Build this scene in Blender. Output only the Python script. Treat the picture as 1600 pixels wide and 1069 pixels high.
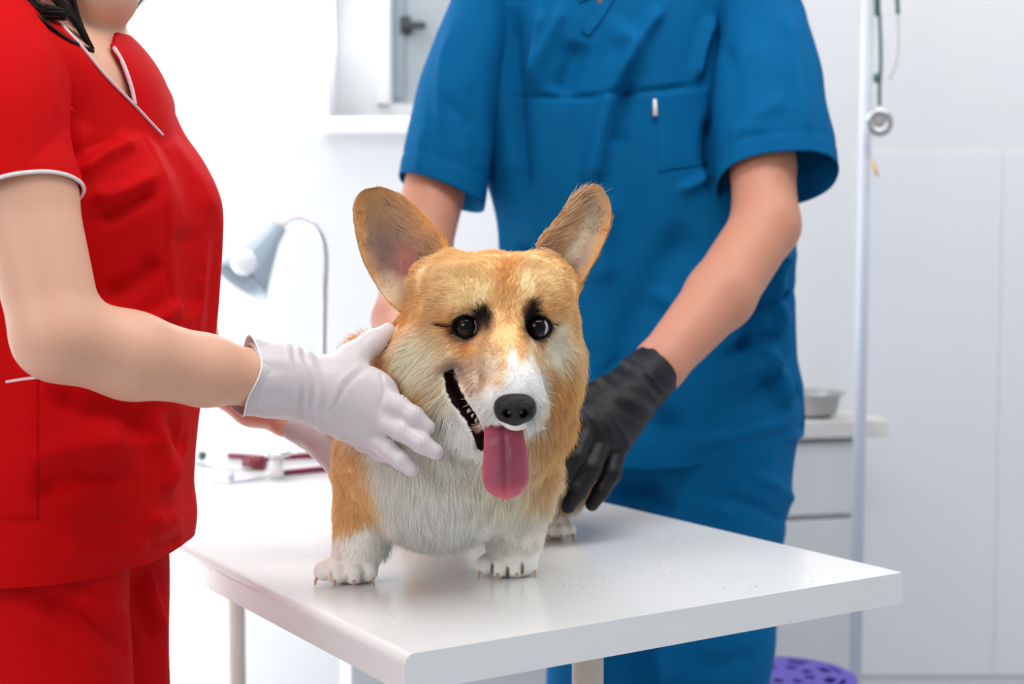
import bpy, bmesh, math, random
import numpy as np
from mathutils import Vector, Matrix
from mathutils.bvhtree import BVHTree
random.seed(7); rng = np.random.default_rng(7)
scene = bpy.context.scene
for o in list(bpy.data.objects): bpy.data.objects.remove(o)
COL = scene.collection

# ------------------------------------------------------------------ camera
F = 2164.0                       # focal length in pixels of the 1600x1069 frame
TZ = 0.74                        # table height
CAMZ = TZ + 0.335
PITCH = math.atan((534.5 - 421.0) / F)
cp, sp = math.cos(PITCH), math.sin(PITCH)
cam_data = bpy.data.cameras.new('camera'); cam = bpy.data.objects.new('camera', cam_data); COL.objects.link(cam)
cam.location = (0, 0, CAMZ); cam.rotation_euler = (math.pi / 2 - PITCH, 0, 0)
cam_data.sensor_fit = 'HORIZONTAL'; cam_data.sensor_width = 36.0; cam_data.lens = F / 1600 * 36.0
cam_data.clip_start = 0.02
cam_data.dof.use_dof = True; cam_data.dof.focus_distance = 1.36; cam_data.dof.aperture_fstop = 4.5
scene.camera = cam

# ------------------------------------------------------------------ colour management, world, lights
scene.view_settings.view_transform = 'Standard'; scene.view_settings.look = 'None'
scene.view_settings.exposure = 0.28; scene.view_settings.gamma = 1.0
scene.view_settings.use_curve_mapping = False
world = bpy.data.worlds.new('daylight'); scene.world = world; world.use_nodes = True
bg = world.node_tree.nodes['Background']; bg.inputs[0].default_value = (0.93, 0.97, 1.0, 1); bg.inputs[1].default_value = 0.27

P_WX = -0.18
def area(name, loc, target, sx, sy, power, color=(1, 1, 1)):
    l = bpy.data.lights.new(name, 'AREA'); l.shape = 'RECTANGLE'; l.size = sx; l.size_y = sy; l.energy = power; l.color = color
    o = bpy.data.objects.new(name, l); COL.objects.link(o); o.location = loc
    o.rotation_euler = (Vector(target) - Vector(loc)).to_track_quat('-Z', 'Y').to_euler()
    return o
area('ceiling_area_light', (0.3, 1.0, 2.72), (0.2, 1.35, 0), 1.5, 0.9, 19, (1.0, 0.985, 0.96))
area('ceiling_area_light', (-1.0, 3.0, 2.72), (-0.9, 3.1, 0), 1.3, 0.9, 17, (1.0, 0.99, 0.97))
area('ceiling_area_light', (1.5, 2.2, 2.72), (1.5, 3.3, 1.1), 1.0, 0.8, 13, (0.97, 0.985, 1.0))  # extra lamp, added to brighten the right part of the back wall
area('side_window_light', (-2.6, 2.6, 1.5), (0.0, 2.2, 0.9), 2.0, 1.7, 17, (0.98, 0.99, 1.0))
area('low_left_fill_light', (-1.9, 3.0, 0.45), (-0.4, 3.99, 0.5), 1.2, 0.8, 17, (1, 1, 1))  # added low lamp to whiten the lower left background; no glass door exists
area('window_daylight', (P_WX, 3.36, 2.0), (P_WX, 0, 1.2), 0.5, 0.8, 5, (0.97, 0.99, 1.0))
area('front_fill_light', (-1.9, -0.9, 2.1), (0.15, 1.7, 1.0), 1.6, 1.2, 27, (1.0, 0.99, 0.98))  # fill lamp added at the front left, not a window of the room

# ------------------------------------------------------------------ projection helpers (pixel + distance <-> room point)
def ray(px, py):
    u = (534.5 - py) / F
    return Vector(((px - 800) / F, cp + sp * u, -sp + cp * u))
def P(px, py, Y):
    d = ray(px, py); return Vector((0, 0, CAMZ)) + d * (Y / d.y)
def PT(px, py, z=TZ):
    d = ray(px, py); return Vector((0, 0, CAMZ)) + d * ((z - CAMZ) / d.z)
def proj(v):
    v = np.asarray(v, dtype=float).reshape(-1, 3)
    dz = v[:, 2] - CAMZ
    zc = v[:, 1] * cp - dz * sp
    yc = v[:, 1] * sp + dz * cp
    return np.stack([800 + F * v[:, 0] / zc, 534.5 - F * yc / zc], 1)

# ------------------------------------------------------------------ materials
def srgb(r, g, b):
    f = lambda c: (c / 255 / 12.92) if c / 255 <= 0.04045 else ((c / 255 + 0.055) / 1.055) ** 2.4
    return (f(r), f(g), f(b), 1.0)
def material(name, col, rough=0.5, metal=0.0, spec=0.5, sheen=0.0, sss=0.0, coat=0.0, noise=0.0, nscale=20, bump=0.0, bscale=200, alpha=1.0, trans=0.0, attr=None, sss_col=(1, .4, .25), weave=False, vary=None):
    m = bpy.data.materials.new(name); m.use_nodes = True
    nt = m.node_tree; b = nt.nodes['Principled BSDF']
    b.inputs['Base Color'].default_value = col; b.inputs['Roughness'].default_value = rough; b.inputs['Metallic'].default_value = metal
    b.inputs['Specular IOR Level'].default_value = spec
    b.inputs['Sheen Weight'].default_value = sheen; b.inputs['Sheen Roughness'].default_value = 0.5
    b.inputs['Coat Weight'].default_value = coat
    b.inputs['Alpha'].default_value = alpha; b.inputs['Transmission Weight'].default_value = trans
    if sss:
        b.inputs['Subsurface Weight'].default_value = sss; b.inputs['Subsurface Scale'].default_value = 0.01
        b.inputs['Subsurface Radius'].default_value = (sss_col[0], sss_col[1], sss_col[2])
    tc = nt.nodes.new('ShaderNodeTexCoord')
    if attr:
        a = nt.nodes.new('ShaderNodeAttribute'); a.attribute_name = attr; nt.links.new(a.outputs['Color'], b.inputs['Base Color'])
    elif noise or vary:
        n = nt.nodes.new('ShaderNodeTexNoise'); n.inputs['Scale'].default_value = nscale; n.inputs['Detail'].default_value = 4
        nt.links.new(tc.outputs['Object'], n.inputs['Vector'])
        r = nt.nodes.new('ShaderNodeValToRGB'); r.color_ramp.elements[0].position = 0.3; r.color_ramp.elements[1].position = 0.7
        k = 1 - noise
        r.color_ramp.elements[0].color = vary if vary else (col[0] * k, col[1] * k, col[2] * k, 1); r.color_ramp.elements[1].color = col
        nt.links.new(n.outputs['Fac'], r.inputs['Fac']); nt.links.new(r.outputs['Color'], b.inputs['Base Color'])
    if bump:
        n2 = nt.nodes.new('ShaderNodeTexNoise'); n2.inputs['Scale'].default_value = bscale; n2.inputs['Detail'].default_value = 3
        nt.links.new(tc.outputs['Object'], n2.inputs['Vector'])
        bp = nt.nodes.new('ShaderNodeBump'); bp.inputs['Strength'].default_value = bump; bp.inputs['Distance'].default_value = 0.002
        nt.links.new(n2.outputs['Fac'], bp.inputs['Height']); nt.links.new(bp.outputs['Normal'], b.inputs['Normal'])
    return m

M = {}
M['wall'] = material('wall_paint', srgb(228, 230, 232), 0.55, noise=0.02, nscale=2)
M['wall_shine'] = material('glossy_wall_panel', srgb(230, 233, 239), 0.3, noise=0.01, nscale=2)
M['reveal'] = material('window_reveal_white', srgb(248, 249, 249), 0.5)
M['floor'] = material('floor_tile', srgb(214, 217, 222), 0.35, noise=0.04, nscale=5)
M['ceiling'] = material('ceiling_white', srgb(240, 240, 240), 0.7)
M['pvc'] = material('white_plastic', srgb(244, 246, 248), 0.3)
M['pane'] = material('frosted_window_pane', srgb(184, 194, 200), 0.25, noise=0.12, nscale=3.2, coat=0.3)
M['dark'] = material('dark_fitting', srgb(60, 66, 70), 0.4)
M['grey_outdoor'] = material('outdoor_grey', srgb(160, 168, 172), 0.8)
M['steel'] = material('brushed_steel', (0.72, 0.73, 0.74, 1), 0.22, metal=1.0)
M['steel_dull'] = material('dull_steel', (0.5, 0.51, 0.52, 1), 0.35, metal=1.0)
M['leg'] = material('beige_painted_leg', srgb(226, 212, 200), 0.4)
M['enamel'] = material('white_enamel', srgb(212, 218, 230), 0.3)
M['cabinet'] = material('cabinet_white', srgb(222, 224, 225), 0.45, noise=0.02, nscale=4)
M['counter'] = material('counter_marble', srgb(232, 228, 224), 0.35, noise=0.12, nscale=14)
M['stool'] = material('purple_plastic', srgb(92, 74, 178), 0.4)
M['stool_slot'] = material('dark_purple_slot', srgb(44, 30, 120), 0.6)
M['lampshade'] = material('pale_blue_grey_shade', srgb(176, 192, 206), 0.35, trans=0.25)
M['bulb'] = material('frosted_bulb', srgb(236, 242, 248), 0.3)
M['burgundy'] = material('burgundy_tube', srgb(128, 22, 48), 0.3)
M['green_tube'] = material('grey_green_tube', srgb(72, 104, 98), 0.35)
M['clear_tube'] = material('pale_tube', srgb(196, 200, 208), 0.3)
M['orange_tag'] = material('orange_tag', srgb(232, 180, 110), 0.6)
M['tag_white'] = material('white_clip', srgb(238, 238, 236), 0.4)
M['skin_w'] = material('skin_fair', srgb(232, 178, 150), 0.5, sss=0.1, noise=0.05, nscale=9, bump=0.08, bscale=500)
M['skin_m'] = material('skin_warm', srgb(208, 144, 118), 0.5, sss=0.08, noise=0.06, nscale=9, bump=0.1, bscale=400)
M['lips'] = material('lip_colour', srgb(180, 80, 78), 0.4)
M['red'] = material('red_scrub_cotton', srgb(204, 2, 6), 0.8, spec=0.12, sheen=0.0, bump=0.12, bscale=900)
M['blue'] = material('blue_scrub_cotton', srgb(0, 97, 152), 0.8, spec=0.10, sheen=0.0, bump=0.12, bscale=900)
M['piping'] = material('pale_piping', srgb(238, 205, 214), 0.6)
M['white_piping'] = material('white_piping', srgb(246, 240, 240), 0.6)
M['hair'] = material('dark_brown_hair', srgb(30, 18, 16), 0.5, spec=0.25)
M['latex'] = material('white_latex', srgb(214, 206, 210), 0.42, sss=0.12, sss_col=(1, .8, .8), bump=0.25, bscale=60)
M['latex_rim'] = material('white_latex_rim', srgb(246, 244, 246), 0.4)
M['nitrile'] = material('black_nitrile', srgb(24, 25, 30), 0.48, spec=0.28, bump=0.35, bscale=70)
M['shoe'] = material('white_clog', srgb(225, 225, 228), 0.5)
M['fur_skin'] = material('coat_underlayer', (0.5, 0.5, 0.5, 1), 0.8, spec=0.1, attr='coat')
M['eye'] = material('dog_eye', (0.1, 0.1, 0.1, 1), 0.04, spec=0.28, attr='coat')
M['rim'] = material('dog_eyelid', srgb(16, 12, 14), 0.6, spec=0.15)
M['nose'] = material('dog_nose', srgb(17, 18, 21), 0.33, spec=0.4, bump=0.7, bscale=700)
M['tongue'] = material('dog_tongue', (0.5, 0.2, 0.2, 1), 0.38, sss=0.15, attr='coat', bump=0.25, bscale=900)
M['tooth'] = material('dog_tooth', srgb(236, 228, 210), 0.3)
M['claw'] = material('dog_claw', srgb(196, 160, 132), 0.35)

def fur_material():
    m = bpy.data.materials.new('dog_fur'); m.use_nodes = True; nt = m.node_tree
    b = nt.nodes['Principled BSDF']; out = nt.nodes['Material Output']
    a = nt.nodes.new('ShaderNodeAttribute'); a.attribute_name = 'coat'
    nt.links.new(a.outputs['Color'], b.inputs['Base Color'])
    b.inputs['Roughness'].default_value = 0.6; b.inputs['Specular IOR Level'].default_value = 0.25
    t = nt.nodes.new('ShaderNodeBsdfTranslucent'); nt.links.new(a.outputs['Color'], t.inputs['Color'])
    mx = nt.nodes.new('ShaderNodeMixShader'); mx.inputs[0].default_value = 0.42
    nt.links.new(b.outputs[0], mx.inputs[1]); nt.links.new(t.outputs[0], mx.inputs[2]); nt.links.new(mx.outputs[0], out.inputs[0])
    return m
M['fur'] = fur_material()

# ------------------------------------------------------------------ object helpers
def empty(name, loc, label, cat, group=None):
    o = bpy.data.objects.new(name, None); COL.objects.link(o); o.location = loc; o.empty_display_size = 0.05
    tag(o, label, cat, group); return o
def tag(o, label, cat, group=None, kind=None):
    if label: o['label'] = label
    if cat: o['category'] = cat
    if group: o['group'] = group
    if kind: o['kind'] = kind
    return o
def finish(o, mat, parent=None):
    if mat is not None: o.data.materials.append(mat)
    COL.objects.link(o)
    if parent is not None:
        o.parent = parent; o.matrix_parent_inverse = Matrix.Translation(parent.location).inverted()
    return o
def link_mesh(name, verts, faces, mat, parent=None, smooth=True):
    me = bpy.data.meshes.new(name)
    verts = np.asarray(verts, dtype=np.float32)
    if isinstance(faces, np.ndarray) and faces.ndim == 2:
        n, k = faces.shape
        me.vertices.add(len(verts)); me.vertices.foreach_set('co', verts.ravel())
        me.loops.add(n * k); me.loops.foreach_set('vertex_index', faces.astype(np.int32).ravel())
        me.polygons.add(n); me.polygons.foreach_set('loop_start', np.arange(0, n * k, k, dtype=np.int32))
        me.update(calc_edges=True); me.validate()
    else:
        me.from_pydata([tuple(map(float, v)) for v in verts], [], [tuple(int(i) for i in f) for f in faces]); me.update()
    if smooth: me.polygons.foreach_set('use_smooth', np.ones(len(me.polygons), dtype=bool))
    o = bpy.data.objects.new(name, me)
    return finish(o, mat, parent)
def set_color(o, cols, name='coat'):
    a = o.data.color_attributes.new(name, 'FLOAT_COLOR', 'POINT')
    c = np.ones((len(cols), 4), dtype=np.float32); c[:, :3] = cols
    a.data.foreach_set('color', c.ravel())
def bm_obj(name, bm, mat, parent=None, smooth=False):
    me = bpy.data.meshes.new(name); bm.to_mesh(me); bm.free()
    if smooth:
        for p in me.polygons: p.use_smooth = True
    return finish(bpy.data.objects.new(name, me), mat, parent)
def box_bm(bm, lo, hi, bevel=0.0, rot=None, piv=None):
    c = [(a + b) / 2 for a, b in zip(lo, hi)]; s = [abs(b - a) for a, b in zip(lo, hi)]
    r = bmesh.ops.create_cube(bm, size=1.0); vs = r['verts']
    bmesh.ops.scale(bm, vec=s, verts=vs); bmesh.ops.translate(bm, vec=c, verts=vs)
    if rot: bmesh.ops.rotate(bm, cent=piv or c, matrix=Matrix.Rotation(rot, 3, 'Z'), verts=vs)
    if bevel:
        es = list({e for v in vs for e in v.link_edges})
        bmesh.ops.bevel(bm, geom=es, offset=bevel, segments=3, profile=0.5, affect='EDGES')
def box(name, lo, hi, mat, parent=None, bevel=0.0, rot=None, piv=None):
    bm = bmesh.new(); box_bm(bm, lo, hi, bevel, rot, piv); return bm_obj(name, bm, mat, parent)
def structure(o): o['kind'] = 'structure'; return o

def catmull(pts, n):
    pts = np.asarray(pts, dtype=float)
    if len(pts) < 3:
        t = np.linspace(0, 1, n)[:, None]; return pts[0] * (1 - t) + pts[-1] * t
    q = np.vstack([2 * pts[0] - pts[1], pts, 2 * pts[-1] - pts[-2]])
    m = len(pts) - 1; t = np.linspace(0, m, n); i = np.minimum(t.astype(int), m - 1); f = (t - i)[:, None]
    p0, p1, p2, p3 = q[i], q[i + 1], q[i + 2], q[i + 3]
    return 0.5 * (2 * p1 + (p2 - p0) * f + (2 * p0 - 5 * p1 + 4 * p2 - p3) * f * f + (3 * p1 - p0 - 3 * p2 + p3) * f ** 3)
def tube_data(pts, rad, seg=10, n=None, caps=True):
    pts = np.asarray([tuple(p) for p in pts], dtype=float)
    if n: 
        rr = np.interp(np.linspace(0, 1, n), np.linspace(0, 1, len(pts)), np.broadcast_to(rad, (len(pts),)))
        pts = catmull(pts, n); rad = rr
    rad = np.broadcast_to(rad, (len(pts),))
    tang = np.gradient(pts, axis=0); tang /= np.linalg.norm(tang, axis=1)[:, None] + 1e-12
    up = np.array([0, 0, 1.0]) if abs(tang[0][2]) < 0.9 else np.array([1.0, 0, 0])
    V, Fc = [], []
    nrm = np.cross(tang[0], up); nrm /= np.linalg.norm(nrm)
    for i in range(len(pts)):
        nrm = nrm - tang[i] * np.dot(nrm, tang[i]); nrm /= np.linalg.norm(nrm) + 1e-12
        b = np.cross(tang[i], nrm)
        for j in range(seg):
            a = 2 * math.pi * j / seg; V.append(pts[i] + rad[i] * (math.cos(a) * nrm + math.sin(a) * b))
    for i in range(len(pts) - 1):
        for j in range(seg):
            Fc.append((i * seg + j, i * seg + (j + 1) % seg, (i + 1) * seg + (j + 1) % seg, (i + 1) * seg + j))
    if caps:
        Fc.append(tuple(range(seg))[::-1]); Fc.append(tuple((len(pts) - 1) * seg + j for j in range(seg)))
    return V, Fc
def tube(name, pts, rad, mat, parent=None, seg=10, n=None):
    V, Fc = tube_data(pts, rad, seg, n); return link_mesh(name, V, Fc, mat, parent)
def lathe(name, prof, center, mat, parent=None, seg=32, axis=None):
    V, Fc = [], []
    q = Vector(axis or (0, 0, 1)).to_track_quat('Z', 'Y')
    for r, z in prof:
        for j in range(seg):
            a = 2 * math.pi * j / seg; V.append(Vector(center) + q @ Vector((r * math.cos(a), r * math.sin(a), z)))
    for i in range(len(prof) - 1):
        for j in range(seg):
            Fc.append((i * seg + j, i * seg + (j + 1) % seg, (i + 1) * seg + (j + 1) % seg, (i + 1) * seg + j))
    Fc.append(tuple(range(seg))[::-1]); Fc.append(tuple((len(prof) - 1) * seg + j for j in range(seg)))
    return link_mesh(name, V, Fc, mat, parent)

# ------------------------------------------------------------------ smooth solids from blended round cones and ellipsoids
def cap(a, b, ra, rb=None, k=0.012, op='+'):
    return ('c', np.array(a, float), np.array(b, float), ra, ra if rb is None else rb, k, op)
def ell(c, r, rot=None, k=0.012, op='+'):
    R = np.array(rot if rot is not None else Matrix.Identity(3)); return ('e', np.array(c, float), np.array(r, float), R, None, k, op)
def chain(pts, rads, k=0.012, op='+'):
    return [cap(pts[i], pts[i + 1], rads[i], rads[i + 1], k, op) for i in range(len(pts) - 1)]
def prim_d(p, X):
    if p[0] == 'c':
        a, b = p[1], p[2]; ab = b - a; L = ab @ ab + 1e-12
        W = X - a; t = np.clip((W @ ab) / L, 0, 1)
        return np.linalg.norm(W - t[..., None] * ab, axis=-1) - (p[3] + (p[4] - p[3]) * t)
    W = (X - p[1]) @ p[3]           # columns of R are the local axes
    k0 = np.linalg.norm(W / p[2], axis=-1); k1 = np.linalg.norm(W / p[2] ** 2, axis=-1) + 1e-9
    return k0 * (k0 - 1) / k1
def prim_box(p):
    if p[0] == 'c':
        r = max(p[3], p[4]); return np.minimum(p[1], p[2]) - r, np.maximum(p[1], p[2]) + r
    e = np.sqrt(((p[3] * p[2][None, :]) ** 2).sum(1)); return p[1] - e, p[1] + e
def combine(D, d, k, op):
    if op == '+':
        h = np.clip(0.5 + 0.5 * (D - d) / k, 0, 1); return D * (1 - h) + d * h - k * h * (1 - h)
    h = np.clip(0.5 - 0.5 * (D + d) / k, 0, 1); return D * (1 - h) - d * h + k * h * (1 - h)
def field(prims, X):
    D = np.full(X.shape[:-1], 0.2)
    for p in prims: D = combine(D, prim_d(p, X), p[5], p[6])
    return D
def solid(prims, res, extra=None):
    """blend the primitives on a grid and skin them with quads; returns vertices and faces"""
    lo = np.min([prim_box(p)[0] for p in prims if p[6] == '+'], 0) - 3 * res - 0.004
    hi = np.max([prim_box(p)[1] for p in prims if p[6] == '+'], 0) + 3 * res + 0.004
    n = np.ceil((hi - lo) / res).astype(int) + 1
    ax = [lo[i] + res * np.arange(n[i]) for i in range(3)]
    D = np.full(n, 0.05, dtype=np.float32); mg = 0.035
    for p in prims:
        a, b = prim_box(p); s = []
        for i in range(3):
            i0 = max(0, int((a[i] - mg - lo[i]) / res)); i1 = min(n[i], int((b[i] + mg - lo[i]) / res) + 2); s.append(slice(i0, max(i1, i0 + 1)))
        X = np.stack(np.meshgrid(ax[0][s[0]], ax[1][s[1]], ax[2][s[2]], indexing='ij'), -1)
        D[tuple(s)] = combine(D[tuple(s)], prim_d(p, X), p[5], p[6])
    if extra is not None: D = extra(D, ax)
    S = D < 0
    def sh(A, i, j, k): return A[i:A.shape[0] - 1 + i, j:A.shape[1] - 1 + j, k:A.shape[2] - 1 + k]
    cnt = sum(sh(S, i, j, k).astype(np.int8) for i in (0, 1) for j in (0, 1) for k in (0, 1))
    act = (cnt > 0) & (cnt < 8); I = np.argwhere(act); N = len(I)
    idx = -np.ones(act.shape, dtype=np.int64); idx[act] = np.arange(N)
    acc = np.zeros((N, 3)); c = np.zeros(N)
    corner = [np.array((i, j, k)) for i in (0, 1) for j in (0, 1) for k in (0, 1)]
    val = {tuple(q): D[tuple((I + q).T)] for q in corner}
    for q in corner:
        for d in range(3):
            if q[d] == 0:
                r = q.copy(); r[d] = 1; v0, v1 = val[tuple(q)], val[tuple(r)]; m = (v0 < 0) != (v1 < 0)
                t = np.where(m, v0 / np.where(m, v0 - v1, 1), 0)
                pt = np.tile(q.astype(float), (N, 1)); pt[:, d] += t
                acc += pt * m[:, None]; c += m
    V = lo + res * (I + acc / c[:, None])
    quads = []
    for d in range(3):
        e1, e2 = (d + 1) % 3, (d + 2) % 3
        a = np.take(S, range(0, S.shape[d] - 1), d); b = np.take(S, range(1, S.shape[d]), d)
        E = np.argwhere(a != b)
        E = E[(E[:, e1] > 0) & (E[:, e2] > 0) & (E[:, e1] < act.shape[e1]) & (E[:, e2] < act.shape[e2])]
        o1 = np.zeros(3, int); o1[e1] = 1; o2 = np.zeros(3, int); o2[e2] = 1
        g = lambda Q: idx[tuple(Q.T)]
        q = np.stack([g(E - o1 - o2), g(E - o2), g(E), g(E - o1)], 1)
        flip = ~a[tuple(E.T)]
        q[flip] = q[flip][:, ::-1]; quads.append(q)
    Q = np.concatenate(quads); Q = Q[(Q >= 0).all(1)]
    return V, Q
def relax(V, Q, it=3, lam=0.5):
    E = np.concatenate([Q[:, [i, (i + 1) % Q.shape[1]]] for i in range(Q.shape[1])]); n = len(V)
    a = np.concatenate([E[:, 0], E[:, 1]]); b = np.concatenate([E[:, 1], E[:, 0]]); deg = np.bincount(a, minlength=n) + 1e-9
    for s in range(it):
        for l in (lam, -lam * 1.02):
            av = np.stack([np.bincount(a, V[b, i], n) for i in range(3)], 1) / deg[:, None]
            V = V + l * (av - V)
    return V
def vnormals(V, Q):
    fn = np.cross(V[Q[:, 2]] - V[Q[:, 0]], V[Q[:, 3 % Q.shape[1]]] - V[Q[:, 1]])
    N = np.stack([sum(np.bincount(Q[:, j], fn[:, i], len(V)) for j in range(Q.shape[1])) for i in range(3)], 1)
    return N / (np.linalg.norm(N, axis=1)[:, None] + 1e-12)
def hash3(i, j, k, s):
    h = (i * 374761393 + j * 668265263 + k * 2147483647 + s * 1274126177) & 0xffffffff
    h = ((h ^ (h >> 13)) * 1274126177) & 0xffffffff
    return ((h ^ (h >> 16)) & 0xffff) / 65535.0
def vnoise(X, s=0):
    X = np.asarray(X, float); I = np.floor(X).astype(np.int64); f = X - I; f = f * f * (3 - 2 * f); r = 0
    for a in (0, 1):
        for b in (0, 1):
            for c in (0, 1):
                w = (f[..., 0] if a else 1 - f[..., 0]) * (f[..., 1] if b else 1 - f[..., 1]) * (f[..., 2] if c else 1 - f[..., 2])
                r = r + w * hash3(I[..., 0] + a, I[..., 1] + b, I[..., 2] + c, s)
    return r * 2 - 1
def seg_dist(p, poly):
    """distance of 2D points to a polyline, and the position along it 0..1"""
    best = np.full(len(p), 1e9); along = np.zeros(len(p)); n = len(poly) - 1
    for i in range(n):
        a = np.array(poly[i], float); b = np.array(poly[i + 1], float); ab = b - a
        t = np.clip(((p - a) @ ab) / (ab @ ab + 1e-9), 0, 1); d = np.linalg.norm(p - a - t[:, None] * ab, axis=1)
        m = d < best; best[m] = d[m]; along[m] = (i + t[m]) / n
    return best, along
def folds(V, N, strokes, back=False):
    """soft raised or sunken creases in cloth along lines"""
    px = proj(V); face = (-N[:, 1] > 0.05); disp = np.zeros(len(V))
    for pts, w, amp in strokes:
        d, t = seg_dist(px, catmull(pts, max(2, 6 * (len(pts) - 1))) if len(pts) > 2 else pts)
        disp += amp * np.exp(-(d / w) ** 2) * np.minimum(1, np.sin(np.pi * np.clip(t, 0.03, 0.97)) * 1.8)
    return V + N * (disp * face)[:, None]
def clear_of(V, N, prims, margin, Q=None):
    """cloth lies outside what it covers"""
    for r in range(3):
        d = field(prims, V); m = d < margin
        V = V + N * (np.clip(margin - d, 0, .03) * m)[:, None]
        if Q is not None: V = relax(V, Q, 2)
    return V
def bvh(V, Q): return BVHTree.FromPolygons([tuple(v) for v in V.tolist()], [tuple(q) for q in Q.tolist()])
def hit(tree, px, py, off=0.0, fallback=None):
    d = ray(px, py).normalized(); h = tree.ray_cast(Vector((0, 0, CAMZ)), d)
    if h[0] is None: return fallback
    return h[0] - d * off
def solid_obj(name, prims, res, mat, parent=None, it=2, disp=None):
    V, Q = solid(prims, res); V = relax(V, Q, it)
    if disp is not None: V = V + vnormals(V, Q) * disp(V)[:, None]
    return link_mesh(name, V, Q, mat, parent)
# ================================================================== room
BY = 3.3
# back wall with a window opening
wx0, wx1 = P(512, 100, BY).x, P(900, 100, BY).x
wz0, wz1 = P(600, 186, BY).z, 2.35
bm = bmesh.new()
box_bm(bm, (-3.2, BY, 0), (wx0, BY + 0.3, 2.8)); box_bm(bm, (wx1, BY, 0), (3.2, BY + 0.3, 2.8))
box_bm(bm, (wx0, BY, 0), (wx1, BY + 0.3, wz0)); box_bm(bm, (wx0, BY, wz1), (wx1, BY + 0.3, 2.8))
structure(bm_obj('wall_back', bm, M['wall']))
structure(box('floor', (-3.2, -2.6, -0.05), (3.2, BY, 0), M['floor']))
structure(box('ceiling', (-3.2, 0.2, 2.8), (3.2, BY + 0.3, 2.85), M['ceiling']))
structure(box('wall_left', (-3.25, 0.2, 0), (-3.2, BY, 2.8), M['wall']))
structure(box('wall_right', (3.2, 0.2, 0), (3.25, BY, 2.8), M['wall']))
# window set back in its reveal
w = empty('window_1', ((wx0 + wx1) / 2, BY + 0.25, wz0), None, None); structure(w)
fx0 = P(590, 100, BY + 0.17).x; px0 = P(612, 100, BY + 0.17).x; fz = P(600, 163, BY + 0.17).z
bm = bmesh.new()
box_bm(bm, (wx0, BY + 0.17, wz0), (px0, BY + 0.24, wz1)); box_bm(bm, (wx1 - 0.08, BY + 0.17, wz0), (wx1, BY + 0.24, wz1))
box_bm(bm, (px0, BY + 0.17, wz0), (wx1 - 0.08, BY + 0.24, fz)); box_bm(bm, (px0, BY + 0.17, wz1 - 0.08), (wx1 - 0.08, BY + 0.24, wz1))
bm_obj('window_frame', bm, M['pvc'], w)
bm = bmesh.new(); box_bm(bm, (fx0, BY + 0.155, fz + 0.0), (px0 - 0.006, BY + 0.17, wz1 - 0.05)); bm_obj('sash', bm, M['reveal'], w)
box('pane', (px0, BY + 0.2, fz), (wx1 - 0.08, BY + 0.21, wz1 - 0.08), M['pane'], w)
bm = bmesh.new()
g = M['clear_tube']
h0 = P(630, 40, BY + 0.18)
box_bm(bm, (px0 + 0.02, BY + 0.185, h0.z - 0.02), (px0 + 0.045, BY + 0.2, h0.z + 0.025), 0.003)
box_bm(bm, (px0 + 0.03, BY + 0.165, h0.z - 0.008), (px0 + 0.085, BY + 0.185, h0.z + 0.008), 0.003)
bm_obj('window_handle', bm, M['dark'], w)
box('window_rail', (px0, BY + 0.19, fz + 0.02), (px0 + 0.03, BY + 0.2, wz1 - 0.1), M['lampshade'], w)
structure(box('trim_1', (wx0 - 0.01, BY - 0.05, wz0 - 0.035), (wx1 + 0.02, BY + 0.17, wz0), M['reveal'], None, 0.006))
# glossy wall cladding panel on the right
c0 = P(1346, 237, BY - 0.02)
structure(box('trim_2', (c0.x, BY - 0.012, 0.1), (P(1563.4, 300, BY).x, BY, c0.z), M['wall_shine'], None, 0.0008))
structure(box('trim_3', (P(1564, 300, BY).x, BY - 0.012, 0.1), (2.6, BY, c0.z), M['wall_shine'], None, 0.0008))

# ================================================================== examination table
A = PT(631, 1023); B = PT(1410, 894)
e2 = PT(285, 858 + 0) - A
vp = Vector(((-604 - 800) / F, cp + 0 * sp, 0)); e2 = Vector((vp.x, 1.0, 0)).normalized()
e1 = (B - A); W = e1.length; e1.normalize()
LEN = 1.45; TH = 0.0345
tb = empty('examination_table', (A + e1 * W / 2 + e2 * LEN / 2) * 1.0 - Vector((0, 0, TZ)), 'long white speckled examination table under the corgi with pinkish beige legs', 'table')
prof = []                                     # rolled long edges, flat ends
R = 0.010
for a in np.linspace(0, 90, 9): prof.append((R - R * math.cos(math.radians(a)), -R + R * math.sin(math.radians(a))))
R = 0.002
for a in np.linspace(0, 90, 5): prof.append((W - R + R * math.sin(math.radians(a)), -R + R * math.cos(math.radians(a))))
prof += [(W, -TH), (0, -TH)]
V, Fc = [], []
ts = np.linspace(0, LEN, 60)
for t in ts:
    for s, z in prof: V.append(A + e1 * s + e2 * t + Vector((0, 0, z)))
n = len(prof)
for i in range(len(ts) - 1):
    for j in range(n): Fc.append((i * n + j, (i + 1) * n + j, (i + 1) * n + (j + 1) % n, i * n + (j + 1) % n))
Fc.append(tuple(range(n))); Fc.append(tuple((len(ts) - 1) * n + j for j in range(n))[::-1])
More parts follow.
